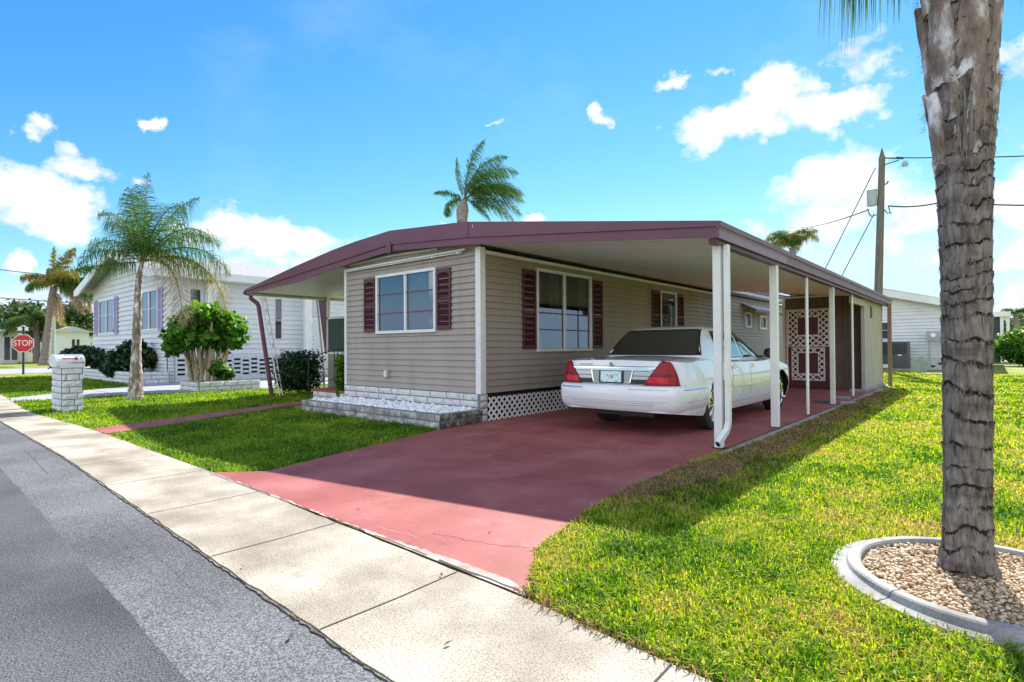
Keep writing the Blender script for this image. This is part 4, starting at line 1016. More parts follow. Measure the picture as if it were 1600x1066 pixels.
def palm(name, label, base, pts, rad, fr, bark='barkfar', ll=.5, lw=.018, group=None, extra=(), leafdroop=.7, boots=0, wind=(0,0,0), n=46, plume=1):
    """fr: list of (right, away, up, length, droop, kind) relative to the camera's axes; kind g/y/d"""
    t = thing(name, label, 'palm tree', base, group); mb = MB(); trunk_tube(mb, pts, rad); tr = mb.build('trunk', bark, t, smooth=True)
    Ls = {'g': Leaves(), 'y': Leaves(), 'd': Leaves()}; stem = MB(); top = np.array(pts[-1], float)
    for f in fr:
        d = CR*f[0]+CF*f[1]+UP*f[2]; frond(Ls[f[5]], top+UP*random.uniform(-.1,.1)*rad[-1]*4, d, f[3], f[4], ll*f[3]/2.4, wind, stem=stem, w=lw, leafdroop=leafdroop, r0=.45, n=n, plume=plume)
    stem.build('frond_stems', 'rachis', t)
    for k, m, nm in (('g','frond','crown'),('y','frondyel','yellow_fronds'),('d','fronddead','dead_fronds')):
        if Ls[k].n: Ls[k].build(nm, m, t)
    return t
def leaf_cloud(centers, radii, count, size, m, name, parent, r0=.5, shell=.55, flatz=1.):
    """leaf quads spread through ellipsoidal clumps, uneven outline"""
    L_ = Leaves(); C = np.array(centers, float); Rd = np.array(radii, float)
    wts = (Rd.prod(1))**(2/3.); k = rng.choice(len(C), size=count, p=wts/wts.sum())
    d = rng.normal(size=(count, 3)); d /= np.linalg.norm(d, axis=1)[:, None]; rr = (shell+(1-shell)*rng.random(count)**.6)[:, None]
    lump = 1+.22*np.sin(d[:, :1]*7+C[k][:, :1]*3)*np.sin(d[:, 1:2]*6+d[:, 2:3]*8)
    P_ = C[k]+d*Rd[k]*rr*lump*rng.uniform(.8, 1.16, (count, 1))
    nrm = d*.7+rng.normal(0, .55, (count, 3))+[0, 0, .35]; nrm /= np.linalg.norm(nrm, axis=1)[:, None]
    a = np.cross(nrm, rng.normal(size=(count, 3))); a /= np.linalg.norm(a, axis=1)[:, None]; b_ = np.cross(nrm, a)
    s = (size*rng.uniform(.6, 1.3, count))[:, None]; a = a*s; b_ = b_*s*.42
    V = np.stack([P_-a*.5, P_+b_-nrm*s*.06, P_+a*.55-nrm*s*.12, P_-b_-nrm*s*.06], 1)
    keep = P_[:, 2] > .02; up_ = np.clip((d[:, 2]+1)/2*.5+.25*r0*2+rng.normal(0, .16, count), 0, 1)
    L_.quads(V[keep], up_[keep]); return L_.build(name, m, parent)

# ------------------------------------------------------------------ palms
def P3(px, depth, z): x, y = at(px, depth); return (x, y, z)
def fr_random(n, kinds, Lm, up=(.1, 1.0), seed=0, bias=(0, 0), droop=(1.2, 2.2)):
    rs = random.Random(seed); out = []
    for i in range(n):
        a = 2*math.pi*i/n+rs.uniform(-.3, .3); e = rs.uniform(*up)
        out.append((math.cos(a)+bias[0], math.sin(a)+bias[1], e, Lm*rs.uniform(.8, 1.1), rs.uniform(*droop), kinds[i % len(kinds)]))
    return out
D = 12.75
palm('slender_palm', 'slender palm with peeling trunk and hanging brown frond on the lawn behind the mailbox', P3(211, D, 0),
     [P3(211, D, 0), P3(212, D, .35), P3(213, D, 1.1), P3(215, D, 2.0), P3(217, D, 2.75), P3(222, D, 3.15)], [.17, .14, .10, .085, .065, .04],
     [(.05,0,1,2.18,0.59,'g'),(.25,.3,1,2.29,1.15,'g'),(-.12,.1,1,2.04,0.90,'g'),(-.35,.1,1,2.04,2.02,'g'),(-.75,.1,.95,1.70,2.02,'g'),(-.95,-.2,.75,1.56,2.02,'g'),(.5,-.3,1,2.29,1.65,'g'),(.75,-.1,.95,2.39,2.15,'g'),(.95,.3,.8,2.29,2.27,'g'),(.9,0,.35,1.98,1.77,'g'),
      (.2,-.8,1,1.98,1.77,'g'),(-.3,.8,1,1.85,1.90,'g'),(-.9,.0,.0,1.45,0.28,'g'),(.35,.6,1,2.08,1.65,'g'),(.15,-.4,1,1.94,1.15,'g'),(1.,.1,.42,2.70,2.90,'y'),(.75,-.25,.2,2.39,4.40,'d')], bark='boot', ll=.84, lw=.013, leafdroop=1.2, n=58, plume=1)
D = 42.
palm('street_palm', 'tall leaning palm with yellowing crown and hanging dead fronds across the side street', P3(70, D, 0), [P3(68, D, 0), P3(72, D, 1.2), P3(76, D, 3.0), P3(80, D, 4.8), P3(84, D, 5.9)], [.36, .27, .24, .24, .22],
     [(0,0,1,3.2,.8,'y'),(.3,0,1,3.6,1.2,'y'),(.6,.2,.9,4.0,1.6,'g'),(.9,0,.6,4.3,1.6,'g'),(1,0,.3,4.4,1.7,'g'),(-.5,0,.4,2.6,2.4,'g'),(-.3,.3,1,2.6,1.6,'g'),(.7,-.4,.8,4.0,1.9,'y'),(1,.3,.5,4.6,1.9,'g'),(.35,.1,.0,3.2,3.0,'d'),(.6,.2,.2,3.8,3.2,'d'),(.1,0,-.3,2.6,2.,'d'),(.2,.8,.8,3.4,1.6,'y'),(-.1,-.8,.8,3,1.8,'y')], ll=.85, lw=.05, n=52, plume=2, leafdroop=1.2)
D = 50.
palm('street_palm', 'smaller palm behind the tall leaning palm near the stop sign', P3(57, D, 0), [P3(57, D, 0), P3(57, D, 2), P3(56, D, 3.6)], [.27, .24, .22], fr_random(15, 'ggy', 3.4, seed=3, droop=(1.6,3.0)), ll=.85, lw=.06, n=44, plume=2)
D = 37.
palm('windblown_palm', 'tall palm above the roof ridge with its fronds blown to the right', P3(722, D, 0), [P3(720, D, 0), P3(721, D, 5), P3(722, D, 9.2), P3(723, D, 9.5), P3(724, D, 10.4), P3(727, D, 11.0)], [.26, .24, .22, .34, .40, .16],
     [(.05,0,1,4.6,.9,'g'),(.25,.1,1,4.8,1.3,'g'),(.45,0,1,4.8,1.7,'g'),(.65,.3,.9,4.6,1.8,'g'),(.8,0,.7,4.6,1.6,'g'),(.9,-.3,.5,4.6,1.5,'g'),(1,.1,.3,4.4,1.5,'g'),(.9,.2,.05,3.9,1.3,'g'),(-.35,0,1,3.1,1.3,'g'),(-.9,0,.5,2.3,1.0,'g'),(-.6,.2,.15,2.3,2.2,'g'),(.3,.1,-.1,2.4,1.8,'g'),(.6,0,.55,4.6,1.9,'g'),(.5,-.5,.9,4.2,1.6,'g')], ll=.74, lw=.032, n=76, plume=1, leafdroop=1.0, wind=(.55*CR[0], .55*CR[1], 0))
D = 36.7
palm('bushy_palm', 'rounded palm crown showing above the carport roof beside the utility pole', P3(1240, D, 0), [P3(1240, D, 0), P3(1240, D, 4), P3(1240, D, 7.6)], [.24, .2, .2], fr_random(20, 'gy', 2.5, seed=5, up=(.9, 2.6), droop=(2.0, 3.2)), ll=.9, lw=.03, n=40, plume=1, leafdroop=1.0)
D = 45.
palm('small_palm', 'small distant palm at the right edge above the round bush', P3(1588, D, 0), [P3(1590, D, 0), P3(1588, D, 3.7)], [.2, .16], fr_random(11, 'g', 1.7, seed=8, bias=(-.1, 0)), ll=.85, lw=.06, n=24)

# foreground palm: ringed trunk as a displaced tube
TC = Vector((-.105, 3.53, 0))
RT = [(0,.142),(.03,.130),(.09,.112),(.16,.099),(.3,.096),(.6,.094),(1.2,.097),(1.8,.104),(2.0,.110),(2.06,.118),(2.2,.128),(2.45,.132),(2.8,.142),(3.1,.155),(3.4,.15),(3.6,.10)]
ft = thing('foreground_palm', 'thick ringed grey palm trunk with split old leaf bases rising from the round pebble bed', 'palm tree', TC)
NA, NZ = 180, 900; V = np.zeros((NZ+1, NA, 3)); FA = np.zeros((NZ+1, NA)); rsd = random.Random(4)
rings = []; z = .05
while z < 3.6: rings.append(z); z += rsd.uniform(.06, .10) if z > 1.2 else rsd.uniform(.09, .145)
for i in range(NZ+1):
    z = 3.6*i/NZ; r0 = interp(RT, z)
    for k in range(NA):
        a = 2*math.pi*k/NA; ca, sa = math.cos(a), math.sin(a)
        zz = z+.045*noise.noise(Vector((ca*1.2, sa*1.2, z*1.6)))+.012*noise.noise(Vector((ca*4, sa*4, z*3)))+.03*math.sin(a+z*2)*.4
        lo = 0.; hi = 4.
        for q in rings:
            if q <= zz: lo = q
            else: hi = q; break
        f = (zz-lo)/(hi-lo)
        tooth = .15+.20*max(0, noise.noise(Vector((ca*22, sa*22, lo*60))))+.22*max(0, noise.noise(Vector((ca*5, sa*5, lo*30))))
        rg = (.0085*(f**2)-.009*(f > 1-tooth*.45))*(.75+.8*noise.noise(Vector((ca*1.3, sa*1.3, lo*23)))); FA[i, k] = max(0, min(1, (f-(1-tooth))/.05))*max(0, min(1, .68+1.9*noise.noise(Vector((ca*1.6, sa*1.6, lo*17)))+.8*noise.noise(Vector((ca*12, sa*12, z*22)))))      # each leaf scar swells to its upper edge
        n1 = noise.noise(Vector((ca*9, sa*9, z*3.5))); n2 = noise.noise(Vector((ca*26, sa*26, z*9)))
        fib = max(0, noise.noise(Vector((ca*17, sa*17, lo*40))) - .12)*max(0, f-.45)*.075   # torn fibres below a scar edge
        rr = r0+rg+.0028*n1+.0014*n2-fib*.6+.003*noise.noise(Vector((0, 0, lo*50)))
        V[i, k] = (TC.x+rr*ca+.012*math.sin(z*1.1), TC.y+rr*sa, z)
idx = np.arange((NZ+1)*NA).reshape(NZ+1, NA); nx = np.roll(idx, -1, 1)
Q = np.stack([idx[:-1], nx[:-1], nx[1:], idx[1:]], 2).reshape(-1, 4)
def bark_mat():
    m, nt, bb = new_mat('ringed_palm_bark'); bb.inputs['Roughness'].default_value = .95; bb.inputs['Specular IOR Level'].default_value = .2
    tc = N(nt, 'ShaderNodeTexCoord'); mp = N(nt, 'ShaderNodeMapping'); mp.inputs['Scale'].default_value = (1, 1, .22); L(nt, tc.outputs['Object'], mp.inputs[0])
    a = N(nt, 'ShaderNodeTexNoise', Scale=42., Detail=8., Roughness=.65); L(nt, mp.outputs[0], a.inputs['Vector'])
    mp2 = N(nt, 'ShaderNodeMapping'); mp2.inputs['Scale'].default_value = (.5, .5, 2.2); L(nt, tc.outputs['Object'], mp2.inputs[0])
    c = N(nt, 'ShaderNodeTexNoise', Scale=7., Detail=5.); L(nt, mp2.outputs[0], c.inputs['Vector'])
    r1 = ramp(nt, [(.26, (.05, .040, .035)), (.42, (.14, .122, .112)), (.58, (.235, .212, .198)), (.75, (.34, .315, .30))]); L(nt, a.outputs[0], r1.inputs[0])
    r2 = ramp(nt, [(.30, (.55, .46, .41)), (.45, (.88, .84, .82)), (.66, (1.1, 1.1, 1.12))]); L(nt, c.outputs[0], r2.inputs[0])
    mx = N(nt, 'ShaderNodeMix', data_type='RGBA', blend_type='MULTIPLY'); mx.inputs['Factor'].default_value = 1; L(nt, r1.outputs[0], mx.inputs[6]); L(nt, r2.outputs[0], mx.inputs[7]); at_ = N(nt, 'ShaderNodeAttribute'); at_.attribute_name = 'rnd'; m3 = N(nt, 'ShaderNodeMix', data_type='RGBA'); L(nt, at_.outputs['Fac'], m3.inputs[0]); L(nt, mx.outputs[2], m3.inputs[6]); m3.inputs[7].default_value = (.026, .016, .011, 1); L(nt, m3.outputs[2], bb.inputs['Base Color'])
    bp = N(nt, 'ShaderNodeBump', Strength=.7, Distance=.004); L(nt, a.outputs[0], bp.inputs['Height']); L(nt, bp.outputs[0], bb.inputs['Normal']); return m
M['ringbark'] = bark_mat()
fast_mesh('trunk', V.reshape(-1, 3), Q, None, FA[:-1].ravel(), ['ringbark'], ft, True)
def shell_piece(mb, az, z0, h, w, out0, out1, th=.012, twist=0., taper=.45):
    """old leaf base: curved plate that clasps the trunk and leans out at the top"""
    nu, nv = 10, 12; A = []; B = []
    for j in range(nv+1):
        v = j/nv; r = interp(RT, z0+h*v)+out0+(out1-out0)*v**2; ww = w*(1-(1-taper)*v**1.3)*(1 if v > .08 else .85); ra = []; rb = []
        for i in range(nu+1):
            u = (2*i/nu-1); a = az+u*ww/2/max(.1, r)+twist*v; rr = r-.012*u*u+.008*noise.noise(Vector((u*3, v*6, az*5)))
            z = z0+h*v+(.03*noise.noise(Vector((u*8, az*3, 7))) if j in (0, nv) else 0)-(.05*abs(u)**2 if v < .1 else 0)
            ra.append((TC.x+rr*math.cos(a), TC.y+rr*math.sin(a), z)); rb.append((TC.x+(rr-th)*math.cos(a), TC.y+(rr-th)*math.sin(a), z))
        A.append(ra); B.append(rb)
    mb.grid(A); mb.grid(B, flip=True); mb.grid([[p for p in A[-1]], [p for p in B[-1]]]); mb.grid([[p for p in A[0]], [p for p in B[0]]])
    mb.grid([[r[0] for r in A], [r[0] for r in B]]); mb.grid([[r[-1] for r in A], [r[-1] for r in B]])
camaz = math.atan2(-TC.y, -TC.x)
b = MB()
for (da, z0, h, w_, o0, o1) in ((-.9,2.04,.34,.15,.0,.028),(.55,2.06,.40,.13,.004,.03),(1.35,2.08,.34,.13,.004,.03),(-.15,2.10,.30,.10,.0,.012),(2.4,2.05,.4,.16,0,.05),(-2.2,2.05,.4,.16,0,.05),
      (-.55,2.42,.50,.17,.008,.03),(.45,2.46,.52,.18,.010,.035),(1.4,2.40,.5,.16,.01,.04),(-1.5,2.36,.5,.16,.008,.035),(2.6,2.4,.5,.18,0,.06),(-2.6,2.45,.5,.18,0,.06),
      (0,2.86,.5,.16,.012,.05),(.95,2.82,.5,.16,.012,.05),(-1.0,2.8,.5,.16,.012,.05),(2,2.9,.5,.18,.01,.07),(-2,2.9,.5,.18,.01,.07)):
    shell_piece(b, camaz+da, z0, h, w_, o0, o1)
b.build('leaf_base', 'boot', ft, smooth=True, fixn=True)
b = MB()
for da, z0, h in ((.12,2.07,.30),(.30,2.08,.26),(-.05,2.1,.2)):    # split stalk strips
    shell_piece(b, camaz+da, z0, h, .018, .012, .022, .008)
b.build('split_stalk', 'bark', ft)
# ragged fibres and torn chips along the scars and bases
Lf = Leaves()
for i in range(1500):
    a = random.uniform(0, 6.283); q = random.choice(rings); 
    if q > 3.3: continue
    r = interp(RT, q)+.004; ca, sa = math.cos(a), math.sin(a); o_ = np.array([ca, sa, 0]); tg = np.array([-sa, ca, 0]); p = np.array([TC.x+.012*math.sin(q*1.1), TC.y, q-.006])+o_*r
    ln = random.uniform(.010, .038) if random.random() < .9 else random.uniform(.04, .06); w_ = random.uniform(.0015, .005)
    tip = p+np.array([0, 0, random.choice([-1, -1, .6])*ln])+o_*random.uniform(.001, .010)+tg*random.uniform(-.012, .012)
    Lf.quads(np.array([[p-tg*w_, p+tg*w_, tip+tg*w_*.4, tip-tg*w_*.4]]), random.random())
for cz, ca_ in ((2.33,-1.75),(2.28,-1.6),(2.62,-1.9),(2.48,1.75),(2.42,1.6),(2.9,-1.7),(3.0,1.5),(2.95,0.1),(2.9,-.4)):
    for k in range(26):
        a = camaz+ca_+random.gauss(0, .12); r = interp(RT, cz)+.015; o_ = np.array([math.cos(a), math.sin(a), 0]); tg = np.array([-o_[1], o_[0], 0]); p = np.array([TC.x, TC.y, cz+random.uniform(-.05, .05)])+o_*r
        tip = p+o_*random.uniform(.0, .035)+tg*random.uniform(-.03, .03)+np.array([0, 0, random.uniform(-.03, .04)])
        Lf.quads(np.array([[p-tg*.002, p+tg*.002, tip+tg*.0006, tip-tg*.0006]]), random.random())
M['fibre'] = leaf_mat('palm_fibres', [(.05,.035,.028),(.12,.09,.07),(.26,.22,.19)], .05, .9)
Lf.build('fibres', 'fibre', ft)
# crown above the frame; its nearest leaves hang into the top edge
Lg = Leaves(); stem = MB()
for (a_, up_, ln, dr_) in ((-.5,1.6,1.9,1.2),(.2,1.5,2.0,1.2),(.8,1.2,2.0,1.4),(-.2,1.8,2.0,1.3)):
    frond(Lg, (TC.x, TC.y, 3.45), CR*a_+CF*.5+UP*up_, ln, dr_, .42, n=60, w=.007, leafdroop=1.2, stem=stem, plume=2)
frond(Lg, (TC.x, TC.y, 3.30), CR*-1+CF*.05+UP*.5, .66, 2.6, .62, n=52, w=.005, leafdroop=1.5, stem=stem, plume=1)
frond(Lg, (TC.x, TC.y, 3.18), CR*-1+CF*.2+UP*.15, .56, 1.2, .40, n=40, w=.005, leafdroop=1.6, stem=stem, plume=1)
for (a_, c_, up_) in ((.6,-.9,.6),(-.4,-1,.7),(1,-.2,.5),(1.,.5,.4)): frond(Lg, (TC.x, TC.y, 3.5), CR*a_+CF*c_+UP*up_, 2.1, 1.9, .42, n=50, w=.007, leafdroop=1.1, stem=stem, plume=1)
stem.build('frond_stems', 'rachis', ft); Lg.build('crown', 'frond', ft)
b = MB(); q0 = TC+Vector(CR)*.155; b.tube([(q0.x,q0.y,3.2),(q0.x+.035*CR[0],q0.y+.035*CR[1],2.9),(q0.x+.055*CR[0],q0.y+.055*CR[1],2.78),(q0.x+.045*CR[0],q0.y+.045*CR[1],2.62)], [.012,.008,.006,.004], 6); b.build('dead_stalk', 'bootdark', ft)

# curb ring and pebbles
b = MB(); pr = [(.66,-.01),(.662,.014),(.654,.024),(.60,.030),(.590,.036),(.582,.054),(.572,.060),(.532,.060),(.524,.052),(.518,.0)]
rows = []
for k in range(97):
    t = 2*math.pi*k/96; wob = 1+.006*noise.noise(Vector((math.cos(t)*2, math.sin(t)*2, 0)))
    rows.append([(-.01+r*wob*math.cos(t), 3.44+r*wob*math.sin(t), z) for r, z in pr])
b.grid(rows)
for ang in (-2.2, -1.15, -.1, 1.2, 2.6):
    c, s = math.cos(ang), math.sin(ang); 
    b.mi[-1] = 0
    rr = [Vector((-.01+r*c, 3.44+r*s, z+.0012)) for r, z in pr[1:-1]]; q = Vector((-s, c, 0))*.002
    for a, e in zip(rr[:-1], rr[1:]): o_ = Vector((c, s, 0))*.0012; b.face([a-q+o_, e-q+o_, e+q+o_, a+q+o_], 1)
o = b.build('curb_ring', ['curb', 'crack'], smooth=True); tag(o, 'round two step concrete curb ring around the foreground palm', 'curb ring'); set_sharp(o, 30)
b = MB(); b.face([(-.01+.52*math.cos(t*math.pi/24), 3.44+.52*math.sin(t*math.pi/24), .024) for t in range(48)]); o = b.build('pebble_base', 'stemtan'); tag(o, 'sandy fill under the brown pebbles inside the curb ring', 'pebble bed', kind='stuff')
M['pebble'] = leaf_mat('river_pebbles', [(.24,.14,.07),(.44,.29,.16),(.56,.41,.25),(.64,.51,.34),(.72,.63,.48),(.38,.22,.12)], 0., .6)
pts = []
while len(pts) < 4200:
    x, y = random.uniform(-.52, .52), random.uniform(-.52, .52)
    if math.hypot(x, y) < .514 and math.hypot(-.01+x-TC.x, 3.44+y-TC.y) > .115: pts.append((-.01+x, 3.44+y, .027+random.uniform(0, .016)+.014*(1-math.hypot(x, y)/.5)))
stones('pebbles', pts, [random.uniform(.005, .0125) for _ in pts], ['pebble'], 'tan and brown river pebbles inside the curb ring', flat=.6)

# ------------------------------------------------------------------ shrubs
def shrub(name, label, base, cl, rd, count, size, m='leafdark', stems=None, group=None):
    t = thing(name, label, 'shrub', base, group)
    C = [(base[0]+CR[0]*c[0]+CF[0]*c[1], base[1]+CR[1]*c[0]+CF[1]*c[1], c[2]) for c in cl]
    leaf_cloud(C, rd, count, size, m, 'foliage', t)
    mb = MB()
    for (a, e, r) in (stems or [((0,0,0),(0,0,.5),.03)]):
        f = lambda q: (base[0]+CR[0]*q[0]+CF[0]*q[1], base[1]+CR[1]*q[0]+CF[1]*q[1], q[2])
        mid = ((a[0]+e[0])/2+(e[0]-a[0])*.12, (a[1]+e[1])/2, (a[2]+e[2])/2-.02)
        mb.tube(catmull([f(a), f(mid), f(e)], 4), [r*(1-.5*k/8) for k in range(9)], 7)
    mb.build('stems', 'stemtan', t); return t
# tall multi stemmed shrub in its planter
st_ = []
for k in range(15):
    u = (k+.5)/15*2-1; st_.append(((u*.34, random.uniform(-.2,.2), .18), (u*.82+random.uniform(-.1,.1), random.uniform(-.6,.6), 1.55+random.uniform(-.1,.35)), random.uniform(.035,.06)))
    if k % 2: st_.append(((u*.5, random.uniform(-.1,.1), .7), (u*.8+random.uniform(-.2,.2), random.uniform(-.4,.4), 1.7), .028))
bs = at(321, 16.1)
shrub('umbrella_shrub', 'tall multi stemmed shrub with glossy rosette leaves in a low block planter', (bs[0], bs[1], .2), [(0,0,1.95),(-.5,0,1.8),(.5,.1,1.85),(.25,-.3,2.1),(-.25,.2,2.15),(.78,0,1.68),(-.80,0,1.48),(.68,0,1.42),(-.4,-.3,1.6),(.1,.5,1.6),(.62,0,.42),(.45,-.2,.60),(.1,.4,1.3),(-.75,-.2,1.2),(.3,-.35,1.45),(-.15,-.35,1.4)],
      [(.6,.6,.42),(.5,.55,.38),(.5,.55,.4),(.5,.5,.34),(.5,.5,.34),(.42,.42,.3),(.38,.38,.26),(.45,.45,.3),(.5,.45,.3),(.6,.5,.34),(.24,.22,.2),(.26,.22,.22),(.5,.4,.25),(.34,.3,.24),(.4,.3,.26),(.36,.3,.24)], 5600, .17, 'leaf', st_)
up = thing('shrub_planter', 'low rectangular grey block planter under the tall shrub', 'planter', (-16.6, 6.5, 0))
for fr_, a, c, nm in ((frame((0,5.78,0),(1,0,0),(0,-1,0)), -17.3,-15.98,'front_wall'), (frame((-15.97,0,0),(0,1,0),(1,0,0)), 5.79,7.4,'side_wall')):
    b = MB(fr_); b.box(a, c, -.15, 0, 0, .27, 1); brick_courses(b, a, c, .012, 2, .128, .36, 0., jit=.01); b.build(nm, ['brickmoss' if nm == 'x' else 'brickpaint','mortar'], up)
b = MB(); b.box(-17.3,-16.12,5.94,7.4,0,.2); b.build('soil','bootdark',up)
# hedge ball by the steps, shrub at the wall
hb = at(466, 13.9)
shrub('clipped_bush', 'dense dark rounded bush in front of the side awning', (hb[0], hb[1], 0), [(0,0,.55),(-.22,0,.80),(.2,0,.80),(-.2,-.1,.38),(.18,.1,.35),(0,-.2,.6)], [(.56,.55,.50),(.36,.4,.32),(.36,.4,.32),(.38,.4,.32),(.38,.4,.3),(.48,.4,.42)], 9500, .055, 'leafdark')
hb = at(533, 11.35)
shrub('wall_shrub', 'narrow green shrub against the left corner of the home by the steps', (hb[0], hb[1], 0), [(0,0,.85),(.0,0,.55),(0,0,.3)], [(.13,.13,.22),(.12,.13,.25),(.10,.1,.25)], 1500, .05, 'leaf')
def yX(px, py, X):
    r = ray(px, py); t = X/r.x; return (X, r.y*t, HC+r.z*t)
def xY(px, py, Y):
    r = ray(px, py); t = Y/r.y; return (r.x*t, Y, HC+r.z*t)
q = xY(205, 560, 6.15)
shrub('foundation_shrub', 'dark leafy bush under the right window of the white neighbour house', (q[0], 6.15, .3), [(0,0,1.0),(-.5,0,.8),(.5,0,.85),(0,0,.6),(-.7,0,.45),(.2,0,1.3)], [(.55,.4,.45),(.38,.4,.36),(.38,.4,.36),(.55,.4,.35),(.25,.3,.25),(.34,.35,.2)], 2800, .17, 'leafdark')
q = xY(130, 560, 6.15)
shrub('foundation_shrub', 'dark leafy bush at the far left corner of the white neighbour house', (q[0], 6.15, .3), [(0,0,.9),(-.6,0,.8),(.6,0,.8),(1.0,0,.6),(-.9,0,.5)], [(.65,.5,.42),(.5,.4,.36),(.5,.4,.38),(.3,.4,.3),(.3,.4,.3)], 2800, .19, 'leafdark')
rb = at(1592, 29)
shrub('round_bush', 'large sunlit green bush at the right edge beyond the lawn', (rb[0], rb[1], 0), [(0,0,1.0),(.6,0,1.3),(-.4,0,.9),(.9,0,.8),(-.2,0,1.5),(.3,-.4,.7)], [(1.0,1,.8),(.8,.8,.7),(.7,.7,.6),(.8,.8,.7),(.5,.5,.4),(.9,.7,.6)], 6000, .17, 'leaf')

# ------------------------------------------------------------------ mailbox pier
mp = thing('mailbox_pier', 'square white block pier carrying a white letterbox with a red flag by the sidewalk', 'mailbox', (-13.2, 2.6, 0))
X0, X1, Y0, Y1, ZH = -13.66, -12.90, 2.34, 2.66, .82
b = MB(frame((0,Y0,0),(1,0,0),(0,-1,0))); b.box(X0, X1, -(Y1-Y0)+.005, 0, 0, ZH, 1); brick_courses(b, X0, X1, 0, 7, ZH/7, .40, 0., jit=.009)
b2 = MB(frame((X1,0,0),(0,1,0),(1,0,0))); brick_courses(b2, Y0, Y1, 0, 7, ZH/7, .24, 0., jit=.009)
n0 = len(b.v); b.v += b2.v; b.f += [[i+n0 for i in f] for f in b2.f]; b.mi += b2.mi
b.build('pier', ['brickwhite', 'mortar'], mp)
b = MB(); b.box(X0-.01, X1+.03, Y0-.02, Y1+.02, ZH, ZH+.035); b.build('cap', 'white', mp, bevel=.006)
def archsec(w, h, n=10):
    return [(-w/2, 0), (w/2, 0), (w/2, h-w*.30)]+[(w/2*math.cos(math.pi*k/n), h-w*.30+w*.30*math.sin(math.pi*k/n)) for k in range(1, n)]+[(-w/2, h-w*.30)]
ym = (Y0+Y1)/2
b = MB(); sec = archsec(.56, .27); b.prism([(ym+0.0+u*0, z) for u, z in [(0,0)]]+[], None, None) if False else None
secY = [(-13.28+u*1.45, ZH+.036+z) for u, z in archsec(.56, .235)]
bb_ = MB(); secX = archsec(.40, .215)
bb_.prism([(-13.14+u, ZH+.036+z) for u, z in secX], lambda p: (p[0]-.16, Y0-.06, p[1]), lambda p: (p[0]+.12, Y1+.05, p[1])) if False else bb_.prism(secX, lambda p: (X0-.05, ym+p[0]*1.25, ZH+.036+p[1]), lambda p: (X1+.02, ym+p[0]*1.25, ZH+.036+p[1]))
# letterbox: arched body whose door faces the street; long side toward the driveway
bx = MB(); sx_ = [(X1-.27+u*1.35, ZH+.036+z) for u, z in archsec(.40, .215)]
bx.prism(sx_, lambda p: (p[0], Y0-.07, p[1]), lambda p: (p[0], Y1+.03, p[1]))
lb = bx.build('letterbox', 'white', mp, bevel=.008)
b = MB(); b.prism([(x*1.0+(-.0), z) for x, z in [(X1-.27+(u*1.35)*1.06, ZH+.030+z*1.06) for u, z in archsec(.40, .215)]], lambda p: (p[0], Y0-.09, p[1]), lambda p: (p[0], Y0-.071, p[1])); b.build('letterbox_door', 'white', mp, bevel=.004)
xs_ = X1-.27+.20*1.35
b = MB(); b.box(xs_+.004, xs_+.012, Y0+.00, Y0+.20, ZH+.165, ZH+.180); b.box(xs_+.004, xs_+.014, Y0+.19, Y0+.235, ZH+.148, ZH+.195); b.build('flag', 'red', mp)
rotx = Matrix.Rotation(R(90), 3, 'Z') @ Matrix.Rotation(R(90), 3, 'X')
text_mesh('JR', .05, 'black', (xs_+.003, Y0+.29, ZH+.175), rotx, mp, 'house_number'); text_mesh('L.THOUNE', .048, 'black', (xs_+.003, Y0+.22, ZH+.09), rotx, mp, 'name_lettering')

# ------------------------------------------------------------------ stop sign
sg = thing('stop_sign', 'red octagonal stop sign on a dark post with a street name plate above', 'stop sign', P3(37, 26.5, 0))
D = 26.5; mpp = D/870
def cp(px, py, dd=0):   # point at pixel and depth as ground plan position + height
    x, y = at(px, D+dd); return Vector((x, y, HC+(549-.00625*(px+210)-py)*mpp))
b = MB(); c = cp(36.5, 536.5); b.tube([(c.x, c.y, 0), (c.x, c.y, cp(36, 512).z)], .045, 8); b.build('post', 'black', sg)
rot = Matrix.Rotation(R(40.76+22), 3, 'Z') @ Matrix.Rotation(R(90), 3, 'X')
def disc8(r, y0, y1, m, name, par):
    mb = MB(lambda p: c+rot @ Vector((p.x, p.y, p.z))); mb.prism([(r*math.cos(math.pi/8+k*math.pi/4), r*math.sin(math.pi/8+k*math.pi/4)) for k in range(8)], lambda p: (p[0], p[1], y0), lambda p: (p[0], p[1], y1)); return mb.build(name, m, par)
rs_ = 14.2*mpp/math.cos(math.pi/8)*.96
pn = disc8(rs_, .050, .058, 'signwhite', 'border', sg); disc8(rs_*.94, .0585, .062, 'red', 'face', sg)
text_mesh('STOP', rs_*.86, 'signwhite', c+rot @ Vector((0, 0, .063)), rot, sg, 'lettering', sx=.78, extrude=.002)
c2 = cp(36, 514); 
b = MB(lambda p: c2+rot @ Vector((p.x, p.y, p.z))); w_, h_ = 9.5*mpp, 2.6*mpp
b.box(-w_, w_, -h_, h_, -.01, .01); b.prism([(-w_*.5+w_*k/8, h_+3.0*mpp*math.sin(math.pi*k/8)) for k in range(9)], lambda p: (p[0], p[1], -.01), lambda p: (p[0], p[1], .01))
nm = b.build('name_plate', 'signwhite', sg)
b = MB(lambda p: c2+rot @ Vector((p.x, p.y, p.z)))
for s in (-1, 1): b.tube([Vector((s*w_, 0, -.02)), Vector((s*w_, 0, .02))], h_*1.15, 10)
b.prism([(-w_*.34+w_*.68*k/8, h_*.8+2.2*mpp*math.sin(math.pi*k/8)) for k in range(9)], lambda p: (p[0], p[1], .011), lambda p: (p[0], p[1], .014)); b.build('plate_trim', 'black', nm)

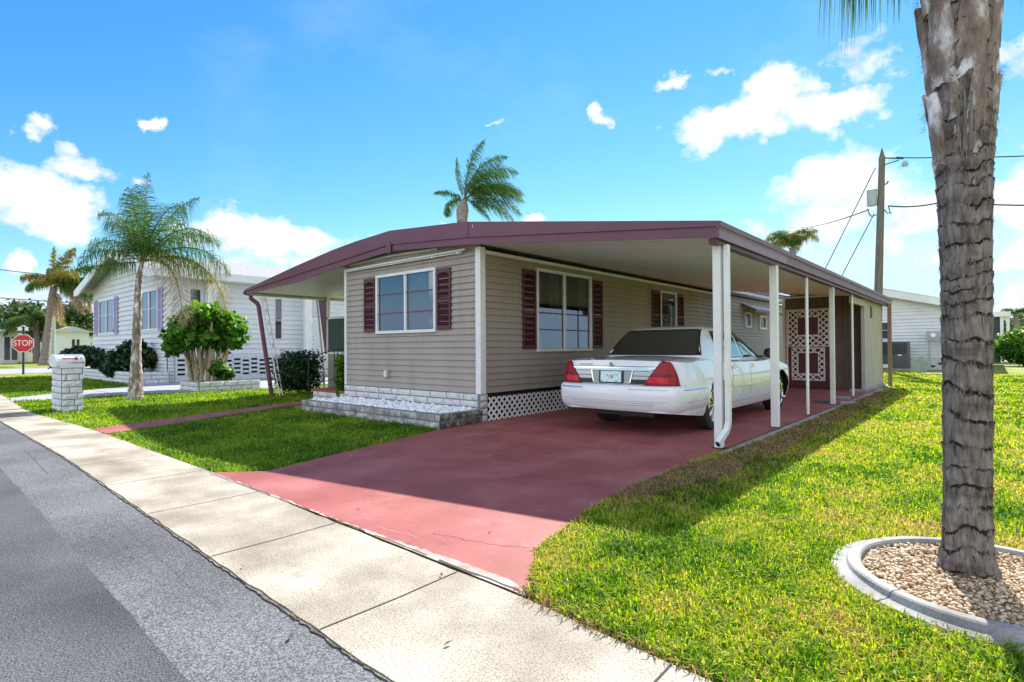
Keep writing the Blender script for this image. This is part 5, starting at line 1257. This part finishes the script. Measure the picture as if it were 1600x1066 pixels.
# ------------------------------------------------------------------ white neighbour house (left)
lh = thing('white_house', 'white sided house with lilac shutters and grey shingle roof, left of the home', 'house', (-26, 12, 0))
LX, LX0, LY = -21.63, -31.2, 6.82
fl = frame((0, LY, 0), (1,0,0), (0,-1,0)); fr_ = frame((LX, 0, 0), (0,1,0), (1,0,0)); E2 = .19
def gz(x): return 3.95+(1-abs(x+26.4)/4.9)*1.15
b = MB(fl); siding(b, LX0, LX-.1, 1.0, 3.9, [(-30.3,-27.8,1.82,3.36),(-24.5,-22.5,1.84,3.36)], E2)
n = 24
for k in range(n):
    a, e = LX0+(LX-.1-LX0)*k/n, LX0+(LX-.1-LX0)*(k+1)/n; siding(b, a, e, 3.9, max(3.91, gz((a+e)/2)), (), E2)
b.build('front_wall', 'siding_white', lh)
b = MB(fr_); siding(b, LY+.1, 20, .98, 3.95, [(7.5,7.9,2.45,3.32),(10.62,10.9,1.53,3.15)], E2); b.build('side_wall', 'siding_white', lh)
b = MB(); b.box(LX0, LX-.02, LY+.02, 20, 0, 1.0); b.box(LX0, LX-.05, 19.9, 20, 1, 3.9); b.box(LX0, LX0+.05, LY+.05, 20, 1, 3.9); b.build('core_wall', 'brickwhite', lh)
b = MB(); b.box(LX-.12, LX+.02, LY-.02, LY+.12, .98, 3.95); b.build('corner_trim', 'white', lh)
window(lh, fl, -30.3, -27.8, 1.80, 3.36, mull=(-29.05,), bars=(2.65,), fw=.09, barmat='white', curtains=((-30.2,-27.9,2.7,3.3),))
window(lh, fl, -24.5, -22.5, 1.82, 3.36, mull=(-23.5,), bars=(2.65,), fw=.09, barmat='white', curtains=((-24.4,-22.6,2.7,3.3),))
for a in (-30.85, -27.75, -25.05, -22.45): shutter(lh, frame((0, LY-.045, 0), (1,0,0), (0,-1,0)), a+.06, a+.46, 1.8, 3.38, 'lilac')
window(lh, fr_, 7.5, 7.9, 2.44, 3.32, fw=.03); window(lh, fr_, 10.6, 10.92, 1.52, 3.16, bars=(2.3,), fw=.03, barmat='white')
b = MB(); 
for s, xa, xb in ((1, -26.4, -20.95), (-1, -26.4, -31.85)):
    za = 5.12; zb_ = 3.86
    b.prism([(xa, za-.12), (xb, zb_-.10), (xb, zb_), (xa, za)], lambda p: (p[0], LY-.55, p[1]), lambda p: (p[0], 20.4, p[1]))
b.build('roof', 'shingle', lh)
b = MB(); b.prism([(-26.4,5.10),(-20.95,3.84),(-20.95,3.60),(-21.6,3.62),(-26.4,4.86)], lambda p: (p[0], LY-.62, p[1]), lambda p: (p[0], LY-.551, p[1])); b.prism([(-26.4,5.10),(-31.85,3.84),(-31.85,3.60),(-31.2,3.62),(-26.4,4.86)], lambda p: (p[0], LY-.62, p[1]), lambda p: (p[0], LY-.551, p[1]))
b.box(-20.94, -20.86, LY-.6, 20.4, 3.60, 3.87); b.box(-21.6, -20.95, LY-.5, 20.4, 3.62, 3.66); b.build('fascia', 'white', lh)
b = MB(); b.box(-21.1, -20.98, 7.88, 8.0, 0, 3.6); 
b.bar((-21.02, 8.05, 3.6), (-21.02, 7.92, 2.5), .10, .10); b.prism([(7.98,3.6),(8.35,3.6),(8.0,2.45)], lambda p: (-21.08, p[0], p[1]), lambda p: (-21.0, p[0], p[1])); b.build('porch_post', 'white', lh)
b = MB(); b.box(-21.1, -20.95, 11.55, 11.85, 0, 3.6); b.build('porch_post', 'white', lh)
b = MB(frame((-21.0,0,0),(0,1,0),(1,0,0))); lattice(b, 11.86, 12.75, .1, 2.35, .17, .05); b.box(11.86,12.75,0,.03,2.33,2.4); b.build('lattice_screen', 'white', lh, fixn=False)
# slump block corner and pierced block skirting
b = MB(fl); b.box(LX0, LX, -.02, .02, 0, 1.0, 1); brick_courses(b, LX0, LX, 0, 8, .124, .5, .02, jit=.008); b.build('block_base', ['brickwhite','mortar'], lh)
b = MB(fr_); b.box(LY, 7.02, -.02, .02, 0, .98, 1); brick_courses(b, LY, 7.03, 0, 8, .122, .5, .02, jit=.008); b.build('block_base', ['brickwhite','mortar'], lh)
b = MB(fr_); y = 7.05
b.box(7.05, 20, -.02, .03, .0, .18); b.box(7.05, 20, -.02, .03, .84, .98)
col = 0
while y < 15:
    w1 = .25; b.box(y, y+.07, -.02, .03, .18, .84)
    for r in range(5):
        z0 = .18+r*.165-(.05 if col % 2 else 0); b.box(y+.07, y+.07+w1, -.02, .025, max(.18, z0-.04), min(.84, z0+.045))
    y += .07+w1; col += 1
b.build('pierced_blocks', 'brickwhite', lh)
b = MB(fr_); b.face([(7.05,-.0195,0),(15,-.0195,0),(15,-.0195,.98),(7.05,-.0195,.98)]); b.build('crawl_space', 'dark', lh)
hp = thing('house_planter', 'long low block planter along the foot of the white neighbour house', 'planter', (-26, 6.1, 0))
b = MB(frame((0,5.75,0),(1,0,0),(0,-1,0))); b.box(-31.5, -21.4, -.15, 0, 0, .40, 1); brick_courses(b, -31.5, -21.4, 0, 3, .133, .5, 0., jit=.008); b.build('front_wall', ['brickwhite','mortar'], hp)
b = MB(frame((-21.39,0,0),(0,1,0),(1,0,0))); b.box(5.76, 6.78, -.15, 0, 0, .40, 1); brick_courses(b, 5.76, 6.78, 0, 3, .133, .4, 0., jit=.008); b.build('side_wall', ['brickwhite','mortar'], hp)
b = MB(); b.box(-31.4, -21.55, 5.9, 6.78, 0, .33); b.build('soil', 'bootdark', hp)

# ------------------------------------------------------------------ white house behind on the right, with its equipment
rh = thing('rear_white_house', 'white sided house with low gable seen past the shed on the right', 'house', (-3, 34, 0))
frr = frame((0,32,0),(1,0,0),(0,-1,0)); b = MB(frr)
rz = lambda x: 3.62-.262*abs(x+3.9)
X_ = [-9+.5*k for k in range(20)]
siding(b, -9, -.75, .55, 2.4, [(-4.6,-3.62,1.42,2.26)], .15)
for a, e in zip(X_[:-1], X_[1:]):
    if e <= -.49: siding(b, a, min(e,-.75), 2.4, max(2.41, rz((a+e)/2)), (), .15)
b.build('front_wall', 'siding_white', rh)
b = MB(); b.box(-9, -.75, 32.02, 44, 0, 2.3); b.build('core_wall', 'brickwhite', rh)
b = MB(); b.prism([(-3.9,3.70),(-.4,2.78),(-.4,2.90),(-3.9,3.84)], lambda p: (p[0],31.6,p[1]), lambda p: (p[0],44.3,p[1])); b.prism([(-9.3,2.28),(-3.9,3.70),(-3.9,3.84),(-9.3,2.40)], lambda p: (p[0],31.6,p[1]), lambda p: (p[0],44.3,p[1])); b.build('roof', 'shingle', rh)
b = MB(); b.prism([(-3.9,3.48),(-.4,2.56),(-.4,2.895),(-3.9,3.80)], lambda p: (p[0],31.53,p[1]), lambda p: (p[0],31.598,p[1])); b.prism([(-9.3,2.1),(-3.9,3.48),(-3.9,3.80),(-9.3,2.39)], lambda p: (p[0],31.53,p[1]), lambda p: (p[0],31.598,p[1])); b.build('fascia', 'white', rh)
window(rh, frr, -4.6, -3.62, 1.40, 2.26, bars=(1.85,), fw=.05, barmat='white')
b = MB(frr); b.box(-9, -.75, -.01, .03, 0, .55, 0)
for k in range(26): b.box(-9+.31*k, -9+.31*k+.2, .03, .05, .12+(k % 2)*.12, .2+(k % 2)*.12, 1)
b.build('pierced_skirting', ['brickpaint','dark'], rh)
ac = thing('air_conditioner', 'dark grey air conditioning unit against the rear white house', 'air conditioner', (-3.6, 31, 0))
b = MB(); b.box(-4.6, -2.86, 30.6, 31.5, .08, 1.30); b.build('cabinet', 'acgrey', ac, bevel=.03)
b = MB()
for k in range(26): b.box(-4.5+k*.062, -4.5+k*.062+.03, 30.585, 30.6, .72, 1.22)
b.build('louvre', 'black', ac); b = MB(); b.box(-4.7, -2.7, 30.4, 31.6, 0, .08); b.build('pad', 'curb', ac)
b = MB(); b.box(-3.9, -3.55, 30.59, 30.599, .1, .26); b.box(-3.25, -3.1, 30.59, 30.599, .66, .71); b.build('plate', 'signwhite', ac)
b = MB(); 
em = thing('electric_meter', 'grey electric meter boxes on two posts before the rear white house', 'electric meter', (-1.9, 31.4, 0))
b = MB(); b.box(-2.25,-1.78,31.3,31.5,1.33,1.76); b.box(-1.74,-1.3,31.3,31.5,1.33,1.86); b.build('box', 'galv', em, bevel=.02)
b = MB(); b.lathe([(.001,-.14),(.09,-.13),(.11,-.02),(.11,.0)], 20, 0, 'y', (-2.0,31.3,1.56)); b.build('dial', 'signwhite', em)
b = MB(); 
for x in (-2.15,-1.45): b.box(x-.05, x+.05, 31.38, 31.46, 0, 1.33)
b.build('post', 'galv', em)
for px, w_, h_, dp, l in ((1440,.30,.66,23.4,'taller pale green utility pedestal on the back lawn'),(1430,.30,.36,23.0,'short pale green utility pedestal in front of the taller one')):
    x, y = at(px, dp); b = MB(); b.prism([(-w_/2,0),(w_/2,0),(w_/2*.92,h_*.86),(w_/2*.6,h_),(-w_/2*.6,h_),(-w_/2*.92,h_*.86)], lambda p: (x+p[0],y-.14,p[1]), lambda p: (x+p[0],y+.14,p[1])); b.box(x-w_*.56,x+w_*.56,y-.16,y+.16,0,.05)
    tag(b.build('utility_pedestal','utilgreen',bevel=.02), l, 'utility box')
x, y = at(1463, 21); b = MB(); b.box(x-.35, x+.35, y-.3, y+.3, 0, .07); tag(b.build('access_cover', 'curb', bevel=.01), 'flat pale concrete slab set in the back lawn', 'concrete slab')
q = xY(1392, 560, 31.5); 
x, y = at(1390, 26.3)
# far right carport house
fh = thing('distant_house', 'low white building with dark green opening at the right edge behind the bush', 'house', (3, 46, 0))
p0 = xY(1545, 500, 46); p1 = xY(1600, 500, 46)
b = MB(); b.box(p0[0]-2, p1[0]-.6, 45.6, 52, 2.85, 3.15); b.build('roof', 'white', fh)
b = MB(); b.box(p0[0]-2, p1[0]-1.0, 46, 46.1, 0, 2.85); b.build('screen_wall', 'deepgreen', fh); b = MB()
for xx in (p0[0]-1.5, (p0[0]+p1[0])/2, p1[0]-1.1): b.box(xx, xx+.16, 45.8, 45.96, 0, 2.85)
b.box(p0[0]-2, p1[0]-.9, 45.82, 45.95, .9, 1.0); b.build('frame', 'white', fh)

# ------------------------------------------------------------------ far houses across the side street
def far_house(label, X, px0, px1, pytop, hw, roof, wins, gable=False, wall='siding_white'):
    y0 = yX(px0, 545, X)[1]; y1 = yX(px1, 545, X)[1]; zt = yX((px0+px1)/2, pytop, X)[2]
    t = thing('distant_house', label, 'house', (X-4, (y0+y1)/2, 0)); f = frame((X,0,0),(0,1,0),(1,0,0))
    b = MB(); b.box(X-9, X, y0, y1, 0, hw); b.build('wall', wall, t)
    b = MB()
    if gable: b.prism([(y0-.3,hw),(y1+.3,hw),((y0+y1)/2,zt)], lambda p: (X-9.2,p[0],p[1]), lambda p: (X+.4,p[0],p[1]))
    else: b.prism([(X+.7,hw),(X+.7,hw+.15),(X-4.5,zt),(X-9.7,hw+.15),(X-9.7,hw)], lambda p: (p[0],y0-.4,p[1]), lambda p: (p[0],y1+.4,p[1]))
    b.build('roof', roof, t)
    for (a, c, z0, z1) in wins:
        ya = y0+(y1-y0)*a; yc = y0+(y1-y0)*c; b = MB(f); b.box(ya-.12,yc+.12,.0,.06,z0-.12,z1+.12,0); w = b.build('window','white',t); b = MB(f); b.box(ya,yc,.061,.07,z0,z1,0); b.box((ya+yc)/2-.05,(ya+yc)/2+.05,.071,.09,z0,z1,1); b.build('pane',['glassbody','white'],w)
    return t
far_house('low white house with dark green porch beyond the stop sign', -66, -30, 28, 513, 2.75, 'roofwhite', [(.3,.5,.9,2.2),(.62,.98,.3,2.35)])
far_house('pale house with shallow roof between the stop sign and the palms', -72, 30, 66, 520, 2.6, 'roofwhite', [(.2,.5,1.0,2.0),(.6,.8,1.0,2.0)])
far_house('pale blue gabled house with one dark window beyond the side street', -62, 84, 139, 510, 2.75, 'roofwhite', [(.50,.72,1.25,2.1)], True)
far_house('white house at the left edge of the white neighbour house across the side street', -78, 137, 152, 524, 2.6, 'shingle', [(.3,.6,1,2)])
q = yX(83, 545, -58)
b = MB(); b.tube([(q[0],q[1],0),(q[0],q[1],5.)], .14, 8); tag(b.build('street_pole','galv'), 'slim grey pole before the pale gabled house', 'pole')

# ------------------------------------------------------------------ far trees
def tree(px, dp, h, wd, label, n=2600, trunkh=.35, seed=0):
    x, y = at(px, dp); t = thing('broadleaf_tree', label, 'tree', (x, y, 0), 'trees on the skyline'); rs = random.Random(seed+px)
    C = []; Rr = []
    mb = MB(); mb.tube([(x,y,0),(x+.1,y,h*trunkh),(x,y,h*.75)], [.035*h,.028*h,.01*h], 8)
    for k in range(11):
        a = rs.uniform(0, 6.28); r = rs.uniform(0, .36)*wd; z = h*rs.uniform(trunkh+.08, .88); C.append((x+r*math.cos(a), y+r*math.sin(a), z)); q = rs.uniform(.13, .24)*wd; Rr.append((q, q, q*.7))
        mb.tube([(x,y,h*trunkh*.8),(x+r*math.cos(a)*.7,y+r*math.sin(a)*.7,z-.1*h)], [.015*h,.005*h], 6)
    mb.build('trunk', 'barkfar', t); leaf_cloud(C, Rr, n, h*.075, 'treeleaf', 'crown', t, shell=.3); return t
for i, (px, dp, h, wd, l) in enumerate([(20,95,9.5,13,'spreading green tree at the left edge behind the low white house'),(52,100,7.5,9,'smaller tree just right of the stop sign on the skyline'),(112,90,8.5,10,'dark green tree behind the pale gabled house'),(128,110,10,10,'tree right of the tall leaning palm on the skyline'),(142,95,7.5,8,'bare looking tree beside the left wall of the white neighbour house'),(-20,85,8,10,'tree at the very left edge of the skyline'),
      (505,60,6.5,6,'tree seen through the porch opening'),(528,75,7.2,7,'second tree seen through the porch, right of the first'),(1590,90,6.0,10,'low tree at the right edge of the skyline'),(1567,80,4.6,8,'brownish tree between foreground palm trunk and the small palm')]):
    tree(px, dp, h, wd, l, 1700, seed=i)
# ground strip of far vegetation
Cs = []; Rs = []
for k in range(70):
    px = -900+k*48; dp = random.uniform(150, 190); x, y = at(px, dp); Cs.append((x, y, random.uniform(.5, 2.5))); Rs.append((random.uniform(6, 12), random.uniform(6, 12), random.uniform(3, 5)))
o = leaf_cloud(Cs, Rs, 26000, 1.3, 'treeleaf', 'far_wood', None, shell=.4); tag(o, 'low continuous line of far trees along the horizon', 'trees', kind='stuff')

# ------------------------------------------------------------------ utility pole and cables
up_ = thing('utility_pole', 'grey wooden utility pole with a transformer can behind the shed', 'utility pole', (-3.92, 30, 0))
def pz(px, py): return Vector(xY(px, py, 30))
tp = pz(1378, 232); b = MB(); b.tube([(-4.0,30,0),(tp.x,30,tp.z-.4),(tp.x,30,tp.z-.38),(tp.x,30,tp.z)], [.19,.125,.11,.02], 14); b.build('pole', 'polewood', up_)
c = pz(1363, 310); b = MB(); b.lathe([(.001,-.38),(.19,-.36),(.20,-.33),(.20,.30),(.21,.31),(.21,.35),(.12,.40),(.001,.42)], 20, 0, 'z', (c.x, c.y-.1, c.z)); b.build('transformer', 'galv', up_)
b = MB(); a = pz(1381, 247); e = pz(1412, 248); b.tube([a, e], .03, 6); b.build('bracket_arm', 'iron', up_); b = MB(); b.tube([pz(1381,258), pz(1405,250)], .022, 6); b.build('brace', 'iron', up_); b = MB(); b.tube([pz(1378,290), pz(1386,287), pz(1388,283)], .03, 6); b.build('insulator', 'iron', up_)
e = pz(1414, 256); b = MB(); b.lathe([(.02,-.12),(.12,-.10),(.13,.0),(.06,.12),(.02,.13)], 12, 0, 'z', e); b.build('area_lamp', 'galv', up_)
b = MB()
for (x0_, y0_, x1_, y1_) in ((1357,332,1366,337),(1366,337,1376,326),(1380,326,1393,333),(1393,333,1388,322),(1356,326,1362,338)): b.tube([pz(x0_,y0_), pz((x0_+x1_)/2,(y0_+y1_)/2+4), pz(x1_,y1_)], .02, 5)
b.build('jumper', 'wire', up_)
def cable(pts, label, r=.016):
    b = MB(); P_ = []
    for a, c, sag in pts:
        a, c = Vector(a), Vector(c)
        for k in range(13):
            t = k/12; p = a.lerp(c, t); p.z -= sag*4*t*(1-t); P_.append(p)
    b.tube(P_, r, 5); tag(b.build('cable', 'wire'), label, 'cable')
cable([(pz(1368,262), (-9.0,33,0.1), 0)], 'upper steel guy cable slanting down left from the utility pole', .019)
cable([(pz(1366,334), (-8.2,33.4,.1), 0)], 'lower steel guy cable slanting down left from the utility pole', .019)
cable([(pz(1357,328), Vector(at(1240, 60)).to_3d()+Vector((0,0,HC+185*60/870)), .3)], 'service cable running left from the transformer behind the carport', .03)
cable([(pz(1388,322), pz(1480,314), .12), (pz(1480,314), xY(1760,312,29), .2)], 'service cable running right from the pole past the palm trunk', .03)
cable([(pz(1400,246), pz(1490,244), .05), (pz(1490,244), xY(1760,225,30), .2)], 'thin top cable running right from the pole', .024)
def P4(px, py, dp): x, y = at(px, dp); return Vector((x, y, HC+(549-.00625*(px+210)-py)*dp/870))
cable([(P4(-40,416,50), P4(150,436,60), .1)], 'overhead cable crossing the sky at the left above the palms', .045)
cable([(P4(-40,462,60), P4(150,474,60), .1)], 'lower overhead cable crossing the sky behind the street palms', .045)

# leaf litter
rl = random.Random(21)
lp0 = MB(); lp0.grid([[(-.5+u*.25, (-.18+.36*v)*math.sin(math.pi*(u*.25+.02)), .10*abs(v-.5)+.05*math.sin(u)) for u in range(5)] for v in (0, .5, 1)])
leaf0 = lp0.build('dry_leaf', 'bootdark', fixn=False); spots_ = [(862,889,.018),(380,892,.02),(690,905,.02),(560,800,.018),(765,838,.018),(1010,1010,.02),(905,985,.02),(1180,905,.05),(1040,960,.05),(980,900,.05),(1250,830,.05),(700,1015,.02),(330,930,.014),(455,1000,.014),(150,840,.014),(905,845,.05),(640,700,.018),(520,690,.05),(300,700,.05)]
for k, (px, py, z_) in enumerate(spots_):
    o = leaf0 if k == 0 else leaf0.copy()
    if k: COL.objects.link(o)
    x, y = gp(px, py); sc_ = rl.uniform(.022, .045); o.location = (x, y, z_+.004); o.scale = (sc_, sc_, sc_); o.rotation_euler = (rl.uniform(-.3,.3), rl.uniform(-.2,.2), rl.uniform(0, 6.28))
    tag(o, 'small dry brown leaf lying on the pavement or grass near the driveway', 'leaf', 'dry leaves scattered in front of the home')

# ------------------------------------------------------------------ sky, sun, render
SUN_DIR = Vector((-.30, 1.155, 1)).normalized()   # toward the sun
EL = math.asin(SUN_DIR.z); AZ = math.atan2(SUN_DIR.x, SUN_DIR.y)   # clockwise from +Y
sl = bpy.data.lights.new('sun', 'SUN'); sl.energy = 4.3; sl.angle = R(.5); sl.color = (1, .955, .87)
so = bpy.data.objects.new('sun', sl); COL.objects.link(so); so.rotation_euler = (-SUN_DIR).to_track_quat('-Z', 'Y').to_euler()
W = bpy.data.worlds.new('World'); S.world = W; W.use_nodes = True; nt = W.node_tree; nt.nodes.clear()
out = N(nt, 'ShaderNodeOutputWorld'); bg = N(nt, 'ShaderNodeBackground'); bg.inputs[1].default_value = .15
sky = N(nt, 'ShaderNodeTexSky'); sky.sky_type = 'NISHITA'; sky.sun_disc = False; sky.sun_elevation = EL; sky.sun_rotation = AZ; sky.air_density = 1.; sky.dust_density = 0.; sky.ozone_density = 2.2
# tone of the sky as the photograph's exposure blending renders it: deep blue overhead, pale cyan low down, no burnt out glow
sc3 = N(nt, 'ShaderNodeSeparateColor'); cc3 = N(nt, 'ShaderNodeCombineColor'); L(nt, sky.outputs[0], sc3.inputs[0])
for i_, (k_, p_) in enumerate(((.125, 1.72), (.41, 1.04), (1.16, .56))):
    a_ = N(nt, 'ShaderNodeMath', operation='POWER'); a_.inputs[1].default_value = p_; L(nt, sc3.outputs[i_], a_.inputs[0])
    c_ = N(nt, 'ShaderNodeMath', operation='MULTIPLY'); c_.inputs[1].default_value = k_; L(nt, a_.outputs[0], c_.inputs[0])
    d_ = N(nt, 'ShaderNodeMath', operation='MINIMUM'); d_.inputs[1].default_value = (2.0, 2.6, 3.2)[i_]; L(nt, c_.outputs[0], d_.inputs[0]); L(nt, d_.outputs[0], cc3.inputs[i_])
geo = N(nt, 'ShaderNodeTexCoord'); sep = N(nt, 'ShaderNodeSeparateXYZ'); L(nt, geo.outputs['Generated'], sep.inputs[0])
def mth(op, a, b=None, c=None, clamp=False):
    n = N(nt, 'ShaderNodeMath', operation=op, use_clamp=clamp)
    for i, v in enumerate((a, b, c)):
        if v is None: continue
        if isinstance(v, (int, float)): n.inputs[i].default_value = v
        else: L(nt, v, n.inputs[i])
    return n.outputs[0]
az = mth('ARCTAN2', sep.outputs[0], sep.outputs[1]); el = mth('ARCSINE', sep.outputs[2])
wn = N(nt, 'ShaderNodeTexNoise', Scale=11., Detail=5., Roughness=.6); L(nt, geo.outputs['Generated'], wn.inputs['Vector']); ws_ = N(nt, 'ShaderNodeSeparateColor'); L(nt, wn.outputs[1], ws_.inputs[0])
az = mth('MULTIPLY_ADD', mth('SUBTRACT', ws_.outputs[0], .5), .16, az); el = mth('MULTIPLY_ADD', mth('SUBTRACT', ws_.outputs[1], .5), .11, el)
def dirang(px, py): r = ray(px, py).normalized(); return math.atan2(r.x, r.y), math.asin(r.z)
CL = [(50,325,85,44,1.),(5,300,60,30,1.),(115,258,62,24,.45),(205,278,28,14,.4),(235,181,19,13,.8),(38,208,38,20,.3),(8,415,18,14,.9),(420,378,115,32,1.),(350,362,50,22,.8),(30,478,60,30,.8),(100,500,80,26,.8),(60,520,160,24,.9),
      (1150,195,75,34,1.),(1215,140,50,36,1.),(1310,172,78,26,.9),(1345,85,62,36,.75),(1118,115,28,15,.5),(1045,132,32,14,.3),(930,172,22,13,.7),(775,188,16,10,.4),(1310,310,95,58,1.1),(1250,350,60,34,1.),(1430,335,80,34,1.),(1590,310,50,60,1.),(1595,85,40,50,.5),(1465,398,22,8,.7),(1590,414,46,12,.8),(840,344,22,8,.8),(690,350,14,6,.6),(515,488,60,26,.8),(1580,475,60,26,.5)]
# elsewhere in the sky (unseen but for reflections): bright clouds added as neutral fill
best = None
for px, py, rx, ry, st in CL:
    a0, e0 = dirang(px, py); a1, _ = dirang(px+rx, py); _, e1 = dirang(px, py-ry); ra = abs(a1-a0)+.001; re = abs(e1-e0)+.001
    u = mth('DIVIDE', mth('SUBTRACT', az, a0), ra); v = mth('DIVIDE', mth('SUBTRACT', el, e0), re)
    d = mth('SQRT', mth('ADD', mth('MULTIPLY', u, u), mth('MULTIPLY', v, v)))
    m_ = mth('SUBTRACT', .62+.75*st, mth('MULTIPLY', d, 1.0))
    best = m_ if best is None else mth('MAXIMUM', best, m_)
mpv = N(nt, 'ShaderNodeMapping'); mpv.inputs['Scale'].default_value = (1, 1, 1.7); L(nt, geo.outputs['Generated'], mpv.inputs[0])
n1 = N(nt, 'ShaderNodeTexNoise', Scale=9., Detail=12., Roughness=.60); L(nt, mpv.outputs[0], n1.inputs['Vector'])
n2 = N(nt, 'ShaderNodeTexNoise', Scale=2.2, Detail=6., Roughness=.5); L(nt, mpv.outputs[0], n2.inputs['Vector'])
# added cloud cover behind the camera, out of frame, for fill
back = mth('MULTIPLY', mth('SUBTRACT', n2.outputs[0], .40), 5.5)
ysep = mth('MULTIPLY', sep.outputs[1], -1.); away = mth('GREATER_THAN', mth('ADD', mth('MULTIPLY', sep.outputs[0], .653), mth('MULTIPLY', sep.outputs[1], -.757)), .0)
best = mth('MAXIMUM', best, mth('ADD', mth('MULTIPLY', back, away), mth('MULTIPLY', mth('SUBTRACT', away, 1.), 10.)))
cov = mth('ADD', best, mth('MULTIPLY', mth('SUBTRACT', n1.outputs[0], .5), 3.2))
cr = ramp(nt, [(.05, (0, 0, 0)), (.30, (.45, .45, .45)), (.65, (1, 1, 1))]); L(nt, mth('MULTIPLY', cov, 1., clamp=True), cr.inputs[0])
wisp = N(nt, 'ShaderNodeTexNoise', Scale=3.5, Detail=8., Roughness=.6); L(nt, mpv.outputs[0], wisp.inputs['Vector'])
wr = ramp(nt, [(.52, (0, 0, 0)), (.85, (.16, .16, .16))]); L(nt, wisp.outputs[0], wr.inputs[0])
cmix = mth('MAXIMUM', cr.outputs[0], wr.outputs[0])
mx = N(nt, 'ShaderNodeMix', data_type='RGBA'); L(nt, cmix, mx.inputs[0]); L(nt, cc3.outputs[0], mx.inputs[6])
csh = ramp(nt, [(.36, (2.05, 2.35, 2.65)), (.50, (2.9, 2.95, 3.0))]); L(nt, n1.outputs[0], csh.inputs[0]); 
lit = N(nt, 'ShaderNodeMix', data_type='RGBA', blend_type='MULTIPLY'); lit.inputs[0].default_value = 1.; L(nt, csh.outputs[0], lit.inputs[6])
# clouds opposite the sun brightened, as if front lit, to add fill
fz = mth('MULTIPLY_ADD', mth('MAXIMUM', mth('MULTIPLY', sep.outputs[1], -1.), 0.), 1.0, 1.); L(nt, fz, lit.inputs[7]); L(nt, lit.outputs[2], mx.inputs[7])
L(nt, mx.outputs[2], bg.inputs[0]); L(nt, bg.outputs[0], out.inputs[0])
S.view_settings.view_transform = 'Standard'; S.view_settings.look = 'None'; S.view_settings.exposure = 1.38; S.view_settings.gamma = 1
S.render.engine = 'CYCLES'; S.cycles.max_bounces = 8; S.cycles.transparent_max_bounces = 12
S.render.resolution_x = 1024; S.render.resolution_y = 682
